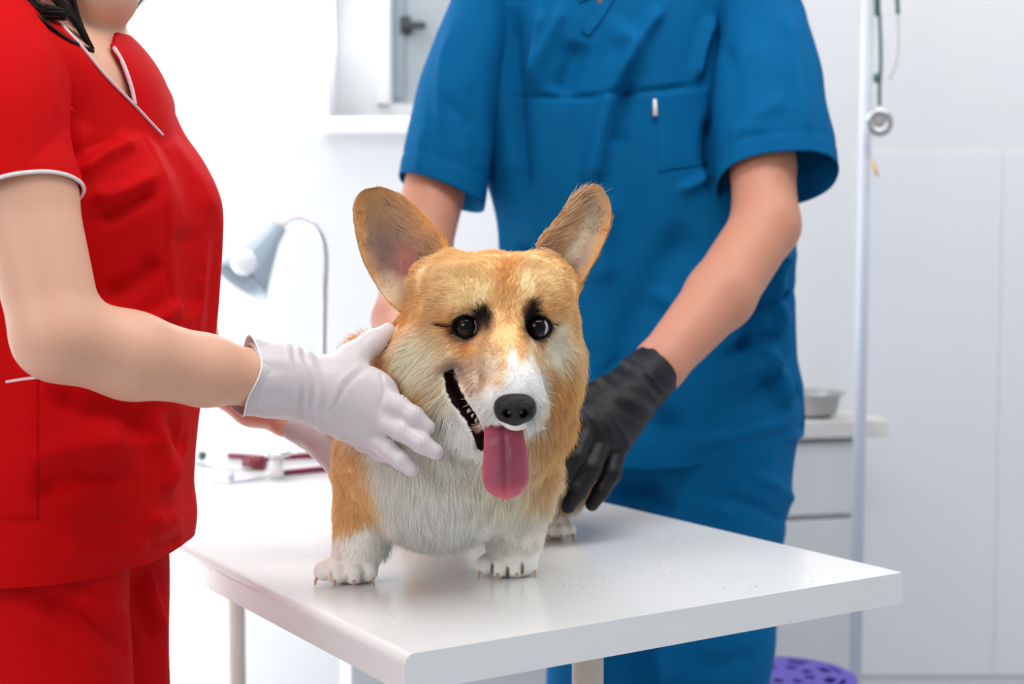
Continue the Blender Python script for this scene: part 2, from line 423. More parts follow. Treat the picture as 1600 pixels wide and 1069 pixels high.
def worktop_mat():
    m = material('speckled_laminate', srgb(226, 228, 229), 0.2, spec=0.5); nt = m.node_tree; b = nt.nodes['Principled BSDF']
    tc = nt.nodes.new('ShaderNodeTexCoord')
    v = nt.nodes.new('ShaderNodeTexVoronoi'); v.inputs['Scale'].default_value = 75; nt.links.new(tc.outputs['Object'], v.inputs['Vector'])
    r = nt.nodes.new('ShaderNodeValToRGB'); r.color_ramp.elements[0].position = 0.07; r.color_ramp.elements[1].position = 0.13
    r.color_ramp.elements[0].color = srgb(140, 132, 128); r.color_ramp.elements[1].color = (1, 1, 1, 1)
    nt.links.new(v.outputs['Distance'], r.inputs['Fac'])
    n = nt.nodes.new('ShaderNodeTexNoise'); n.inputs['Scale'].default_value = 9; n.inputs['Detail'].default_value = 5; nt.links.new(tc.outputs['Object'], n.inputs['Vector'])
    r2 = nt.nodes.new('ShaderNodeValToRGB'); r2.color_ramp.elements[0].position = 0.54; r2.color_ramp.elements[1].position = 0.62
    r2.color_ramp.elements[0].color = (0, 0, 0, 1); nt.links.new(n.outputs['Fac'], r2.inputs['Fac'])
    mx = nt.nodes.new('ShaderNodeMix'); mx.data_type = 'RGBA'; mx.blend_type = 'MULTIPLY'
    mx.inputs['A'].default_value = srgb(240, 241, 241)
    nt.links.new(r2.outputs['Color'], mx.inputs[0]); nt.links.new(r.outputs['Color'], mx.inputs['B'])
    nt.links.new(mx.outputs['Result'], b.inputs['Base Color']); return m
o = link_mesh('tabletop', V, Fc, worktop_mat(), tb, smooth=False)
for p in o.data.polygons:
    if len(p.vertices) == 4: p.use_smooth = abs(p.normal.z) < 0.999 and p.normal.z > 0.001
# the flat front edging strip
V = []
for s, z in prof: V.append(A - e2 * 0.0012 + e1 * s + Vector((0, 0, z)))
for s, z in prof: V.append(A - e2 * 0.0001 + e1 * s + Vector((0, 0, z)))
Fc = [tuple(range(n)), tuple(range(n, 2 * n))[::-1]] + [(j, j + n, (j + 1) % n + n, (j + 1) % n) for j in range(n)]
link_mesh('edging_strip', V, Fc, material('edging', srgb(243, 245, 247), 0.4), tb, smooth=False)
def leg_at(px, y_m, wpx):
    x = (px - 800) / F * y_m; r = wpx / F * y_m / 2
    lathe('leg', [(r, 0), (r, TZ - TH)], (x, y_m, 0), M['leg'], tb, 20)
leg_at(920, 1.5, 50); leg_at(364, 2.28, 28)
x1, x2 = (920 - 800) / F * 1.5, (364 - 800) / F * 2.28
tube('crossbar', [(x1, 1.5, 0.12), (x2, 2.28, 0.12)], 0.014, M['leg'], tb)
for (x, y) in ((x1, 1.5), (x2, 2.28)):
    c = Vector((x, y, 0.014)); tube('foot_bar', [c - e1 * 0.27, c + e1 * 0.27], 0.014, M['leg'], tb)

# ================================================================== desk lamp at the far end of the table
LY = 2.46
b0 = PT(506, 704); LY = b0.y
lp = empty('gooseneck_lamp', b0, 'silver gooseneck desk lamp with pale blue-grey shade at the table\'s far end', 'lamp')
lathe('lamp_base', [(0.0, 0), (0.05, 0), (0.05, 0.008), (0.044, 0.014), (0.01, 0.018)], b0, M['steel'], lp)
neck = [b0 + Vector((0, 0, 0.012)), P(505, 600, LY), P(507, 470, LY), P(509, 400, LY), P(502, 368, LY), P(488, 347, LY), P(470, 339, LY), P(452, 342, LY), P(437, 354, LY)]
tube('gooseneck', neck, 0.0052, M['steel'], lp, 12, 60)
s0 = P(438, 352, LY); s1 = P(378, 440, LY - 0.05); d = (s1 - s0); L = d.length
prof_s = [(0.004, 0), (0.014, 0.004), (0.017, 0.03), (0.019, 0.036), (0.026, 0.06), (0.048, L * 0.93), (0.052, L), (0.049, L), (0.043, L * 0.9), (0.02, 0.05), (0.004, 0.045)]
lathe('lamp_shade', prof_s, s0, M['lampshade'], lp, 36, d)
bulb = P(381, 410, LY - 0.105)
solid_obj('bulb', [ell(bulb, (0.023, 0.02, 0.023))], 0.003, M['bulb'], lp)

# ================================================================== burgundy stethoscope lying on the table
def on_table(px, py, r): return PT(px, py) + Vector((0, 0, r))
st = empty('stethoscope', PT(420, 735), 'burgundy stethoscope with steel chestpiece lying on the table', 'stethoscope')
T = lambda px, py, z: PT(px, py, TZ + z)
tube('tubing', [T(358, 712, .006), T(385, 714, .007), T(420, 716, .008), T(470, 713, .006), T(510, 712, .006), T(560, 720, .006), T(590, 728, .006), T(560, 735, .006), T(510, 733, .006), T(465, 737, .006), T(428, 741, .007)], 0.0052, M['burgundy'], st, 12, 70)
tube('tubing', [T(384, 722, .0122), T(412, 724, .0122)], 0.0115, M['burgundy'], st, 12)
tube('binaural', [T(428, 741, .006), T(400, 748, .004), T(350, 754, .004), T(312, 747, .006), T(296, 735, .008)], 0.0026, M['steel'], st, 8, 40)
tube('binaural', [T(410, 728, .006), T(372, 732, .005), T(330, 730, .008), T(300, 722, .02), T(312, 712, .012)], 0.0026, M['steel'], st, 8, 40)
cpb = PT(433, 748)
tube('chestpiece', [cpb + Vector((0, 0, .001)), cpb + Vector((0, 0, .02)), cpb + Vector((0, 0, .036))], [.012, .0095, .012], M['tag_white'], st, 16)
lathe('diaphragm', [(0.0, 0), (0.020, 0), (0.023, 0.003), (0.023, 0.007), (0.018, 0.010), (0, 0.011)], cpb + Vector((0, 0, .036)), M['steel'], st, 28)
solid_obj('ear_tip', [ell(T(316, 712, .01), (0.008, 0.008, 0.008))], 0.002, M['green_tube'], st)
tube('joint_block', [T(361, 738, .007), T(361, 748, .005)], 0.005, M['clear_tube'], st, 8)

# ================================================================== white pole with a hanging stethoscope
PY = 2.9
pt = P(1357, -60, PY); pbm = P(1336, 1069, PY)
pole = empty('pole_stand', (pt.x - 0.015, PY, 0), 'tall white pole stand at right carrying a hanging stethoscope', 'stand')
pr = 9.5 / F * PY
dxz = (pt.x - pbm.x) / (pt.z - pbm.z)
tube('pole', [(pbm.x - dxz * (pbm.z - 0.02), PY, 0.02), (pt.x + dxz * (2.1 - pt.z), PY, 2.1)], pr, M['enamel'], pole, 20)
lathe('base', [(0.0, 0), (0.15, 0), (0.15, 0.012), (0.02, 0.03), (0.0, 0.03)], (pbm.x - dxz * pbm.z, PY, 0), M['enamel'], pole)
hk = Vector((pt.x + dxz * (1.93 - pt.z), PY, 1.93))
tube('hook', [hk, hk + Vector((0.02, -0.05, 0.0)), hk + Vector((0.03, -0.07, 0.02))], 0.005, M['enamel'], pole)
sy = PY - 0.05
s2 = empty('stethoscope', P(1372, 193, sy), 'grey-green stethoscope hanging down in front of the white pole', 'stethoscope')
H = lambda px, py: P(px, py, sy)
tube('tubing', [H(1368, -160), H(1370, -60), H(1371, 25)], 0.0062, M['green_tube'], s2, 10)
tube('tubing', [H(1374, 20), H(1376, 90), H(1374, 140), H(1374, 165)], 0.004, M['green_tube'], s2, 10, 20)
tube('tubing', [H(1368, -160), H(1385, -175), H(1398, -120), H(1401, -20), H(1403, 22)], 0.0045, M['green_tube'], s2, 10, 30)
tube('binaural', [H(1403, 20), H(1404, 70), H(1400, 100), H(1390, 124)], 0.0026, M['clear_tube'], s2, 8, 24)
solid_obj('ear_tip', [ell(H(1369, 122), (0.007, 0.007, 0.011))], 0.002, M['green_tube'], s2)
lathe('chestpiece', [(0.0, 0.0), (0.016, 0.0), (0.028, 0.006), (0.030, 0.012), (0.027, 0.018), (0.017, 0.015), (0.0, 0.012)][::1], H(1370, 193), M['steel_dull'], s2, 32, (0.1, -1, 0.1))
lathe('diaphragm', [(0, 0), (.017, 0), (.016, .002), (0, .003)], H(1370, 193) + Vector((.0012, -.012, .0012)), material('grey_diaphragm', srgb(150, 142, 144), 0.4), s2, 28, (0.1, -1, 0.1))
tagm = tube('warning_tag', [P(1363, 252, PY - 0.03), P(1371, 276, PY - 0.03)], [0.0045, 0.003], M['orange_tag'], None, 8)
tag(tagm, 'small orange strip stuck beside the pole below the hanging stethoscope', 'tag')

# ================================================================== counter unit with worktop and bowl
rot = math.radians(14)
cab_piv = P(1376, 660, 3.10)
cz = PT(1300, 655, 0).z
ctop = P(1300, 653, 3.08).z
def rbox(name, lo, hi, mat, parent, bev=0.003): return box(name, lo, hi, mat, parent, bev, rot, (cab_piv.x, cab_piv.y, 0))
cx, cy = cab_piv.x, cab_piv.y
cb = empty('base_cabinet', (cx - 0.4, cy, 0), 'low white cabinet with drawers beneath the pale counter at right', 'cabinet')
cbx = cx - 0.065
rbox('body', (cx - 1.2, cy - 0.0, 0.08), (cbx, cy + 0.14, ctop - 0.045), M['cabinet'], cb)
rbox('plinth', (cx - 1.18, cy + 0.02, 0), (cbx - 0.02, cy + 0.13, 0.08), M['cabinet'], cb)
zs = P(1290, 804, 3.08).z
for lo, hi in ((zs + 0.006, ctop - 0.052), (0.33, zs - 0.006), (0.09, 0.318)):
    for xa, xb in ((cx - 1.2, cx - 0.64), (cx - 0.63, cbx)):
        rbox('drawer', (xa, cy - 0.02, lo), (xb, cy - 0.001, hi), M['cabinet'], cb)
ct = rbox('countertop', (cx - 1.22, cy - 0.04, ctop - 0.04), (cx, cy + 0.15, ctop), M['counter'], None, 0.006)
tag(ct, 'pale marbled countertop on the low white cabinet', 'countertop')
bc = P(1264, 640, 3.10); bc.z = ctop
lathe_o = lathe('metal_bowl', [(0.0, 0.0), (0.045, 0.0), (0.062, 0.012), (0.07, 0.05), (0.08, 0.053), (0.08, 0.057), (0.067, 0.055), (0.058, 0.016), (0.04, 0.006), (0, 0.006)], bc, M['steel_dull'], None, 36)
tag(lathe_o, 'small steel bowl on the pale countertop behind the vet', 'bowl')

# ================================================================== purple stool
SY = 2.55
sc_ = P(1226, 1053, SY)
stl = empty('stool', (sc_.x, SY, 0), 'round purple plastic stool with slotted seat behind the table at right', 'stool')
sr = 112 / F * SY
# seat with real slots
bm = bmesh.new(); rings = 14; seg = 48; vs = []
for zt in (0, -0.012):
    layer = []
    for i in range(rings + 1):
        r_ = sr * i / rings; layer.append([bm.verts.new((sc_.x + r_ * math.cos(2 * math.pi * j / seg), SY + r_ * math.sin(2 * math.pi * j / seg), sc_.z + zt - 0.004 * (i / rings) ** 4)) for j in range(seg)] if i else None)
    vs.append(layer)
def slot(i, j):
    return (4 <= i <= 5 or 8 <= i <= 9 or 11 <= i < 12) and (j % 6) in (1, 2, 3)
for li, layer in enumerate(vs):
    c0_ = bm.verts.new((sc_.x, SY, sc_.z + (0, -0.012)[li]))
    for j in range(seg):
        f = (c0_, layer[1][j], layer[1][(j + 1) % seg]); bm.faces.new(f if li == 0 else f[::-1])
    for i in range(1, rings):
        for j in range(seg):
            if slot(i, j): continue
            f = (layer[i][j], layer[i + 1][j], layer[i + 1][(j + 1) % seg], layer[i][(j + 1) % seg]); bm.faces.new(f if li == 0 else f[::-1])
for i in range(1, rings):
    for j in range(seg):
        if slot(i, j):
            for (a, b, ni, nj) in (((i, j), (i, j + 1), i - 1, j), ((i + 1, j), (i + 1, j + 1), i + 1, j), ((i, j), (i + 1, j), i, j - 1), ((i, j + 1), (i + 1, j + 1), i, j + 1)):
                if not slot(ni, nj % seg):
                    g4 = [vs[0][a[0]][a[1] % seg], vs[0][b[0]][b[1] % seg], vs[1][b[0]][b[1] % seg], vs[1][a[0]][a[1] % seg]]
                    try: bm.faces.new(g4)
                    except ValueError: pass
for j in range(seg):
    bm.faces.new((vs[0][rings][j], vs[1][rings][j], vs[1][rings][(j + 1) % seg], vs[0][rings][(j + 1) % seg]))
bmesh.ops.recalc_face_normals(bm, faces=bm.faces)
bm_obj('seat', bm, M['stool'], stl)
lathe('apron', [(sr * 0.97, -0.012), (sr * 1.0, -0.05), (sr * 0.98, -0.05), (sr * 0.95, -0.012)], sc_, M['stool'], stl, 48)
for a in (45, 135, 225, 315):
    dx, dy = math.cos(math.radians(a)), math.sin(math.radians(a))
    tube('leg', [sc_ + Vector((dx * sr * .8, dy * sr * .8, -0.012)), (sc_.x + dx * sr * 1.05, SY + dy * sr * 1.05, 0.0)], [0.02, 0.016], M['stool'], stl, 12)
# ================================================================== hands' blended solids (used for the gloves, and to keep fur out of them)
wg = []      # near white glove, right hand of the person in red
wr = [P(398, 592, 1.335), P(430, 594, 1.345), P(470, 602, 1.355), P(505, 612, 1.362)]
wg += [cap(wr[0], wr[1], .0345, .0325, .02), cap(wr[1], wr[2], .0325, .0275, .02), cap(wr[2], wr[3], .0275, .0275, .02)]
kn = {'index': P(592, 618, 1.368), 'middle': P(590, 652, 1.362), 'ring': P(580, 682, 1.368), 'little': P(570, 688, 1.392)}
for nme, k_ in kn.items():
    wg.append(cap(P(512, 615, 1.366), k_, .0215, .0125, .022))
wg.append(ell(P(556, 622, 1.368), (.040, .017, .034), None, .02))
fing = {
 'index': ([kn['index'], P(622, 634, 1.352), P(646, 650, 1.346), P(668, 668, 1.346)], [.0120, .0102, .0094, .0078]),
 'middle': ([kn['middle'], P(626, 673, 1.345), P(658, 693, 1.338), P(680, 706, 1.337)], [.0118, .0102, .0094, .0080]),
 'ring': ([kn['ring'], P(607, 704, 1.351), P(626, 719, 1.343), P(642, 733, 1.341)], [.0112, .0096, .0088, .0075]),
 'little': ([kn['little'], P(592, 706, 1.388), P(612, 716, 1.380)], [.010, .0086, .0070])}
for nme, (pp, rr) in fing.items():
    if nme != 'little': wg += chain(pp, rr, .0045)
wg += chain([P(524, 588, 1.37), P(552, 560, 1.385), P(580, 537, 1.40), P(606, 518, 1.415)], [.020, .0145, .0112, .0088], .012)
wg += chain(fing['little'][0], fing['little'][1], .0045)

bgl = []     # black glove, left hand of the person in blue
bw = [P(1030, 572, 1.81), P(1003, 598, 1.79), P(975, 628, 1.765)]
bgl += [cap(bw[0], bw[1], .0350, .0335, .02), cap(bw[1], bw[2], .0335, .034, .02)]
bk = [P(908, 648, 1.70), P(922, 668, 1.69), P(944, 684, 1.695), P(966, 694, 1.71)]
for k_ in bk: bgl.append(cap(bw[2], k_, .026, .0150, .024))
bgl.append(ell(P(948, 648, 1.735), (.042, .020, .038), None, .02))
bf = [([bk[0], P(892, 668, 1.675), P(882, 690, 1.665)], [.0135, .0118, .0095]),
      ([bk[1], P(900, 715, 1.66), P(880, 748, 1.650), P(866, 772, 1.648)], [.0140, .0122, .0112, .0088]),
      ([bk[2], P(924, 732, 1.665), P(902, 768, 1.655), P(888, 792, 1.655)], [.0140, .0125, .0114, .0090]),
      ([bk[3], P(955, 740, 1.685), P(938, 768, 1.675), P(925, 788, 1.672)], [.0132, .0116, .0102, .0084])]
for pp, rr in bf: bgl += chain(pp, rr, .0045)
bgl += chain([P(950, 610, 1.755), P(905, 622, 1.73), P(885, 640, 1.70)], [.018, .0135, .0105], .012)

# far white glove, left hand of the person in red, behind the neck
fw = [P(446, 658, 1.56), P(480, 668, 1.565), P(512, 688, 1.56)]
fwg = [cap(fw[0], fw[1], .0165, .0185, .02), cap(fw[1], fw[2], .0185, .0215, .02)]
for i, (kx, ky) in enumerate(((540, 684), (541, 704), (538, 724), (531, 742))):
    k_ = P(kx, ky, 1.545); fwg.append(cap(fw[2], k_, .016, .0115, .015))
    fwg += chain([k_, P(kx + 22, ky + 10, 1.53), P(kx + 40, ky + 20, 1.525)], [.0108, .0095, .0080], .0045)
fwg += chain([fw[2], P(536, 668, 1.54), P(560, 654, 1.52)], [.016, .0120, .0092], .010)
GLOVES = [wg, bgl, fwg]

# ================================================================== corgi
dog = empty('corgi', PT(700, 850), 'tan and white corgi with its pink tongue out, standing on the white table', 'dog')
D = []
# trunk
D.append(ell(P(682, 712, 1.485), (.092, .085, .092), None, .05))
D.append(ell(P(688, 765, 1.465), (.070, .062, .036), None, .04))
D.append(cap(P(690, 680, 1.53), Vector((-.02, 1.74, TZ + .165)), .088, .082, .05))
D.append(ell((.0, 1.78, TZ + .135), (.085, .075, .085), None, .04))
D.append(cap(P(735, 620, 1.445), P(695, 680, 1.50), .082, .088, .05))
D.append(cap((-.02, 1.83, TZ + .18), (-.015, 1.885, TZ + .16), .03, .014, .02))
# front legs
D += chain([P(578, 745, 1.49), P(570, 800, 1.49), P(562, 850, 1.485), P(556, 885, 1.475)], [.040, .0285, .0225, .0225], .020)
D += chain([P(808, 745, 1.50), P(808, 810, 1.508), P(806, 850, 1.508), P(804, 872, 1.503)], [.044, .028, .0225, .0225], .022)
def paw(cx_, cyb, Y, wpx, toes, r=.0108):
    base = P(cx_, cyb, Y); base.z = TZ
    D.append(ell(base + Vector((0.002, .016, .016)), (wpx / F * Y / 2 * .74, .026, .017), None, .010))
    claws = []
    for (tx, fy) in toes:
        q = Vector((base.x + tx, base.y + fy, TZ + .0128)); b = Vector((base.x + tx * .62, base.y + .018, TZ + .018))
        D.append(cap(b, q + Vector((0, -.003, .0004)), .0088, r, .0012)); claws.append((q, (q - b).normalized()))
    return claws
claws = []
claws += paw(541, 908, 1.462, 92, [(-.0245, .006), (-.0085, -.007), (.0090, -.0085), (.0235, .002)])
claws += paw(792, 896, 1.495, 90, [(-.0240, .003), (-.0085, -.0085), (.0090, -.007), (.0235, .005)])
# hind legs
hp = PT(866, 834)
D += chain([Vector((.055, 1.755, TZ + .125)), Vector((.058, 1.735, TZ + .075)), Vector((.058, 1.79, TZ + .045)), Vector((hp.x + .003, hp.y + .02, TZ + .020))], [.052, .040, .020, .020], .02)
D += chain([Vector((-.07, 1.745, TZ + .125)), Vector((-.085, 1.72, TZ + .075)), Vector((-.09, 1.78, TZ + .045)), Vector((-.112, 1.73, TZ + .020))], [.050, .038, .020, .020], .02)
claws += paw(866, 838, 1.700, 56, [(-.0180, .003), (-.0060, -.005), (.0070, -.005), (.0185, .002)], .0090)
claws += paw(640, 834, 1.712, 56, [(-.0180, .003), (-.0060, -.005), (.0070, -.005), (.0185, .002)], .0090)
# head
HEAD0 = len(D)
D.append(ell(P(772, 486, 1.425), (.080, .072, .050), None, .03))          # skull
D.append(ell(P(772, 430, 1.418), (.070, .054, .018), None, .03))          # flat crown
D.append(ell(P(742, 468, 1.385), (.036, .034, .030), None, .025))         # brows
D.append(ell(P(832, 470, 1.388), (.033, .032, .030), None, .025))
D.append(ell(P(672, 572, 1.432), (.048, .052, .055), None, .035))         # cheeks
D.append(ell(P(858, 568, 1.432), (.033, .048, .056), None, .035))
D.append(ell(P(760, 585, 1.405), (.060, .050, .048), None, .03))
D.append(cap(P(786, 545, 1.372), P(803, 612, 1.298), .033, .0245, .022))  # muzzle
D.append(cap(P(788, 520, 1.365), P(803, 590, 1.300), .018, .014, .02))    # nose bridge
D.append(ell(P(777, 630, 1.306), (.0215, .024, .0175), None, .012))        # upper lips
D.append(ell(P(826, 632, 1.308), (.0160, .024, .0175), None, .012))
D.append(cap(P(742, 610, 1.352), P(778, 640, 1.318), .0190, .0150, .012))
D.append(ell(P(806, 660, 1.296), (.0120, .010, .0080), None, .008))
D.append(cap(P(722, 640, 1.405), P(768, 690, 1.335), .0260, .0135, .012)) # lower jaw
D.append(cap(P(800, 640, 1.405), P(782, 692, 1.335), .0220, .0125, .012))
D.append(ell(P(700, 660, 1.425), (.040, .040, .036), None, .03))          # throat ruff
D.append(ell(P(830, 665, 1.450), (.034, .040, .040), None, .03))
D += [cap(P(700, 412, 1.42), P(662, 436, 1.42), .011, .012, .02), cap(P(846, 414, 1.418), P(884, 446, 1.42), .012, .010, .02)]   # ear roots
D.append(ell(P(585, 565, 1.60), (.035, .05, .03), None, .03))
# eye sockets
EYE = {'l': (P(729, 511, 1.3605), .0122), 'r': (P(840, 512, 1.3605), .0120)}
MUZ0 = len(D)
coarse = solid(D, .005); T0 = bvh(*coarse)
eyes = []
for (ex, ey, er) in ((729, 511, .0114), (840, 512, .0112)):
    s = hit(T0, ex, ey); c = s + Vector((0, 1, 0)) * (er * .62)
    eyes.append((c, er, ex, ey)); D.append(cap(c - Vector((0, .012, 0)), c + Vector((0, .002, 0)), er * .82, er * 1.0, .010, '-'))
# mouth opening, along the parted lips on the viewer's left, and its mirror side
mouth_px = [(701, 584), (708, 603), (724, 632), (741, 656), (750, 678), (754, 697)]
mp = [hit(T0, x, y) for x, y in mouth_px]
mp[0] = mp[0] - Vector((0, .001, 0))
rr = [.0045, .0078, .0066, .0062, .0066, .0075]
for i in range(5): D.append(cap(mp[i] + Vector((0, .002, 0)), mp[i + 1] + Vector((0, .002, 0)), rr[i], rr[i + 1], .004, '-'))
for i in range(5): D.append(cap(mp[i] + Vector((.004, .012, 0)), mp[i + 1] + Vector((.006, .012, 0)), rr[i], rr[i + 1], .004, '-'))
D.append(cap(P(775, 672, 1.33), P(806, 676, 1.325), .0100, .0090, .005, '-'))
D.append(cap(P(775, 668, 1.35), P(796, 672, 1.345), .0120, .0110, .005, '-'))
V, Q = solid(D, .0026); V = relax(V, Q, 2)
V[:, 2] = np.maximum(V[:, 2], TZ + 0.0004)
N = vnormals(V, Q); TREE = bvh(V, Q)

# ---- coat colours: patches of the animal's markings
O1 = (224, 166, 106); O2 = (212, 138, 70); TAN = (232, 190, 138); CREAM = (236, 222, 200); WHITE = (232, 229, 226); GREY = (176, 158, 142); DARK = (52, 38, 34); BLK = (22, 17, 17); CHEEK = (238, 212, 176)
patches = [  # x, y, rx, ry, angle, colour, softness, strength
 (770, 430, 120, 60, 0, (230, 188, 136), .35, 1), (700, 440, 50, 40, 0, (226, 190, 142), .5, .8), (775, 400, 80, 22, 0, (228, 172, 118), .5, .9),
 (792, 440, 14, 34, 0, (206, 140, 80), .6, .8), (793, 480, 8, 50, 0, (206, 146, 88), .7, .8),
 (842, 430, 28, 30, 0, (226, 188, 140), .6, .7),
 (725, 470, 34, 14, -10, (234, 196, 146), .5, .8), (665, 490, 26, 60, 15, (218, 178, 130), .5, .7), (622, 515, 20, 26, 0, (196, 122, 58), .6, .9),
 (620, 590, 34, 70, 0, (226, 160, 96), .5, .9), (655, 560, 52, 42, 10, (247, 226, 198), .55, 1), (690, 600, 40, 40, 0, (244, 224, 200), .6, .8),
 (655, 625, 40, 30, 20, (232, 178, 112), .5, .7), (615, 560, 16, 40, 0, (228, 164, 100), .6, .7),
 (715, 660, 44, 40, 30, (246, 236, 220), .5, 1), (690, 690, 50, 36, 10, (246, 234, 216), .6, 1), (735, 675, 20, 40, -30, (246, 242, 234), .5, 1),
 (880, 560, 26, 60, 0, (242, 212, 176), .5, .9), (893, 590, 16, 40, 0, (226, 170, 108), .6, .8), (868, 620, 26, 46, 20, (222, 166, 104), .5, .9), (872, 545, 14, 30, 0, (250, 234, 214), .6, .8),
 (850, 700, 34, 70, 5, (220, 172, 118), .4, 1), (835, 760, 22, 34, 0, (226, 182, 130), .6, .8), (790, 740, 50, 70, 0, (236, 212, 184), .6, .7),
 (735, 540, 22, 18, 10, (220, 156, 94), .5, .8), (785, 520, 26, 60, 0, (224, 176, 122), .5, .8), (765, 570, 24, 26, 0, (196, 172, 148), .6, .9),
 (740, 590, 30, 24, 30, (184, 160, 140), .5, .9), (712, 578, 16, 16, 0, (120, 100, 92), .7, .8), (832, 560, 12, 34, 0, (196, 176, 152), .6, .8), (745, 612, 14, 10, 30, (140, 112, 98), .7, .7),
 (811, 604, 22, 34, -8, WHITE, .35, 1), (804, 570, 9, 22, -4, WHITE, .5, 1), (780, 632, 38, 26, 10, WHITE, .35, 1), (832, 612, 20, 44, 0, WHITE, .35, 1), (808, 655, 40, 14, 0, WHITE, .3, 1),
 (750, 493, 15, 15, 30, BLK, .4, 1), (757, 506, 11, 20, 0, (40, 28, 28), .6, .95), (831, 489, 11, 17, 10, BLK, .4, 1), (824, 505, 8, 24, 0, (40, 28, 28), .6, .95),
 (729, 511, 24, 21, 0, BLK, .25, 1), (840, 512, 19, 21, 0, BLK, .25, 1), (735, 534, 24, 6, 10, (150, 120, 112), .8, .6), (697, 508, 14, 3, 8, BLK, .5, 1), (862, 508, 7, 3, 0, BLK, .5, 1),
]
def patch_w(px, pt_):
    x, y, rx, ry, an, col, soft, st_ = pt_
    a = math.radians(an); dx = px[:, 0] - x; dy = px[:, 1] - y
    u = (dx * math.cos(a) + dy * math.sin(a)) / rx; v = (-dx * math.sin(a) + dy * math.cos(a)) / ry
    r = np.sqrt(u * u + v * v); return st_ * np.clip((1 + soft - r) / (2 * soft), 0, 1) ** 1.0
def lin(c): return np.array(srgb(*c)[:3])
def smooth01(x): x = np.clip(x, 0, 1); return x * x * (3 - 2 * x)
def coat(X):
    px = proj(X); px0 = px.copy()
    j = vnoise(X * 110, 3); px = px + np.stack([j, vnoise(X * 110, 4)], 1) * 5
    x, y = px[:, 0], px[:, 1]
    C = np.tile(lin(O1), (len(X), 1))
    def mixc(w, c):
        nonlocal C
        C = C * (1 - w[:, None]) + lin(c) * w[:, None]
    body = y > 690
    # chest and legs (white bib, tan shoulders)
    bib = smooth01((x - 538 - 0.30 * (y - 700)) / 46) * smooth01((865 - x) / 26) * smooth01((y - 640) / 40)
    mixc(bib, (250, 238, 220))
    mixc(bib * smooth01((y - 740) / 60), (253, 244, 230))
    sh = smooth01((600 - x + 0.1 * (y - 760)) / 40) * smooth01((y - 650) / 40) * smooth01((850 - y) / 50)
    mixc(sh * .9, (230, 184, 132))
    mixc(smooth01((y - 812 + (x < 600) * (x - 560) * .35) / 30) * (x < 660), (240, 232, 220))
    mixc(smooth01((y - 770) / 40) * smooth01((x - 745) / 30) * (X[:, 1] < 1.60), (240, 232, 218))
    mixc(smooth01((y - 690) / 20) * smooth01((x - 845) / 14) * (X[:, 1] < 1.62), (226, 214, 196))
    headm = (X[:, 1] < 1.50) & (y < 800)
    for gx, gy in ((769, 889), (793, 894), (816, 889), (517, 902), (541, 907), (565, 904), (856, 832), (877, 832)): mixc(smooth01((1.2 - np.hypot((px0[:, 0] - gx) / 3.2, (px0[:, 1] - gy) / 11)) / .5) * (.95 if gx > 700 else .55), (80, 64, 56))
    for p_ in patches: mixc(patch_w(px, p_) * headm, p_[5])
    # back half of the body
    bk_ = smooth01((X[:, 1] - 1.56) / .04)
    zc = X[:, 2] - TZ
    mixc(bk_, (206, 140, 78)); mixc(bk_ * smooth01((.075 - zc) / .03), (236, 224, 204))
    mixc(bk_ * (x > 838) * smooth01((y - 680) / 30) * smooth01((X[:, 1] < 1.80) * 1.0) * smooth01((800 - y) / 20), (170, 140, 118))
    C = 1 - (1 - np.clip(C * (1 + .08 * vnoise(X * 220, 6)[:, None]), 0, 1)) ** 1.9
    return np.clip(C, 0, 1)
body = link_mesh('body', V, Q, M['fur_skin'], dog)
CB = coat(V)
dm, _ = seg_dist(proj(V), mouth_px)
wm = (dm < 17) & (V[:, 1] < 1.46)
mouth_skin = lin((30, 14, 16))
inside = np.zeros(len(V), bool)
for i in range(5):
    for off in (.002, .012):
        a, b = np.array(mp[i]) + (0, off, 0), np.array(mp[i + 1]) + (0, off, 0); ab = b - a
        t = np.clip(((V - a) @ ab) / (ab @ ab), 0, 1); dd = np.linalg.norm(V - a - t[:, None] * ab, axis=1)
        inside |= dd < rr[i] + .0022
CB[inside | ((dm < 7.5) & (V[:, 1] < 1.46))] = mouth_skin
gum = inside & (np.hypot(proj(V)[:, 0] - 747, proj(V)[:, 1] - 668) < 9); CB[gum] = lin((150, 56, 60))
deep = np.linalg.norm(V - np.array(P(790, 672, 1.34)), axis=1) < .018
CB[deep & (proj(V)[:, 1] > 662) & (V[:, 1] > 1.30)] = lin((70, 22, 26))
set_color(body, CB)

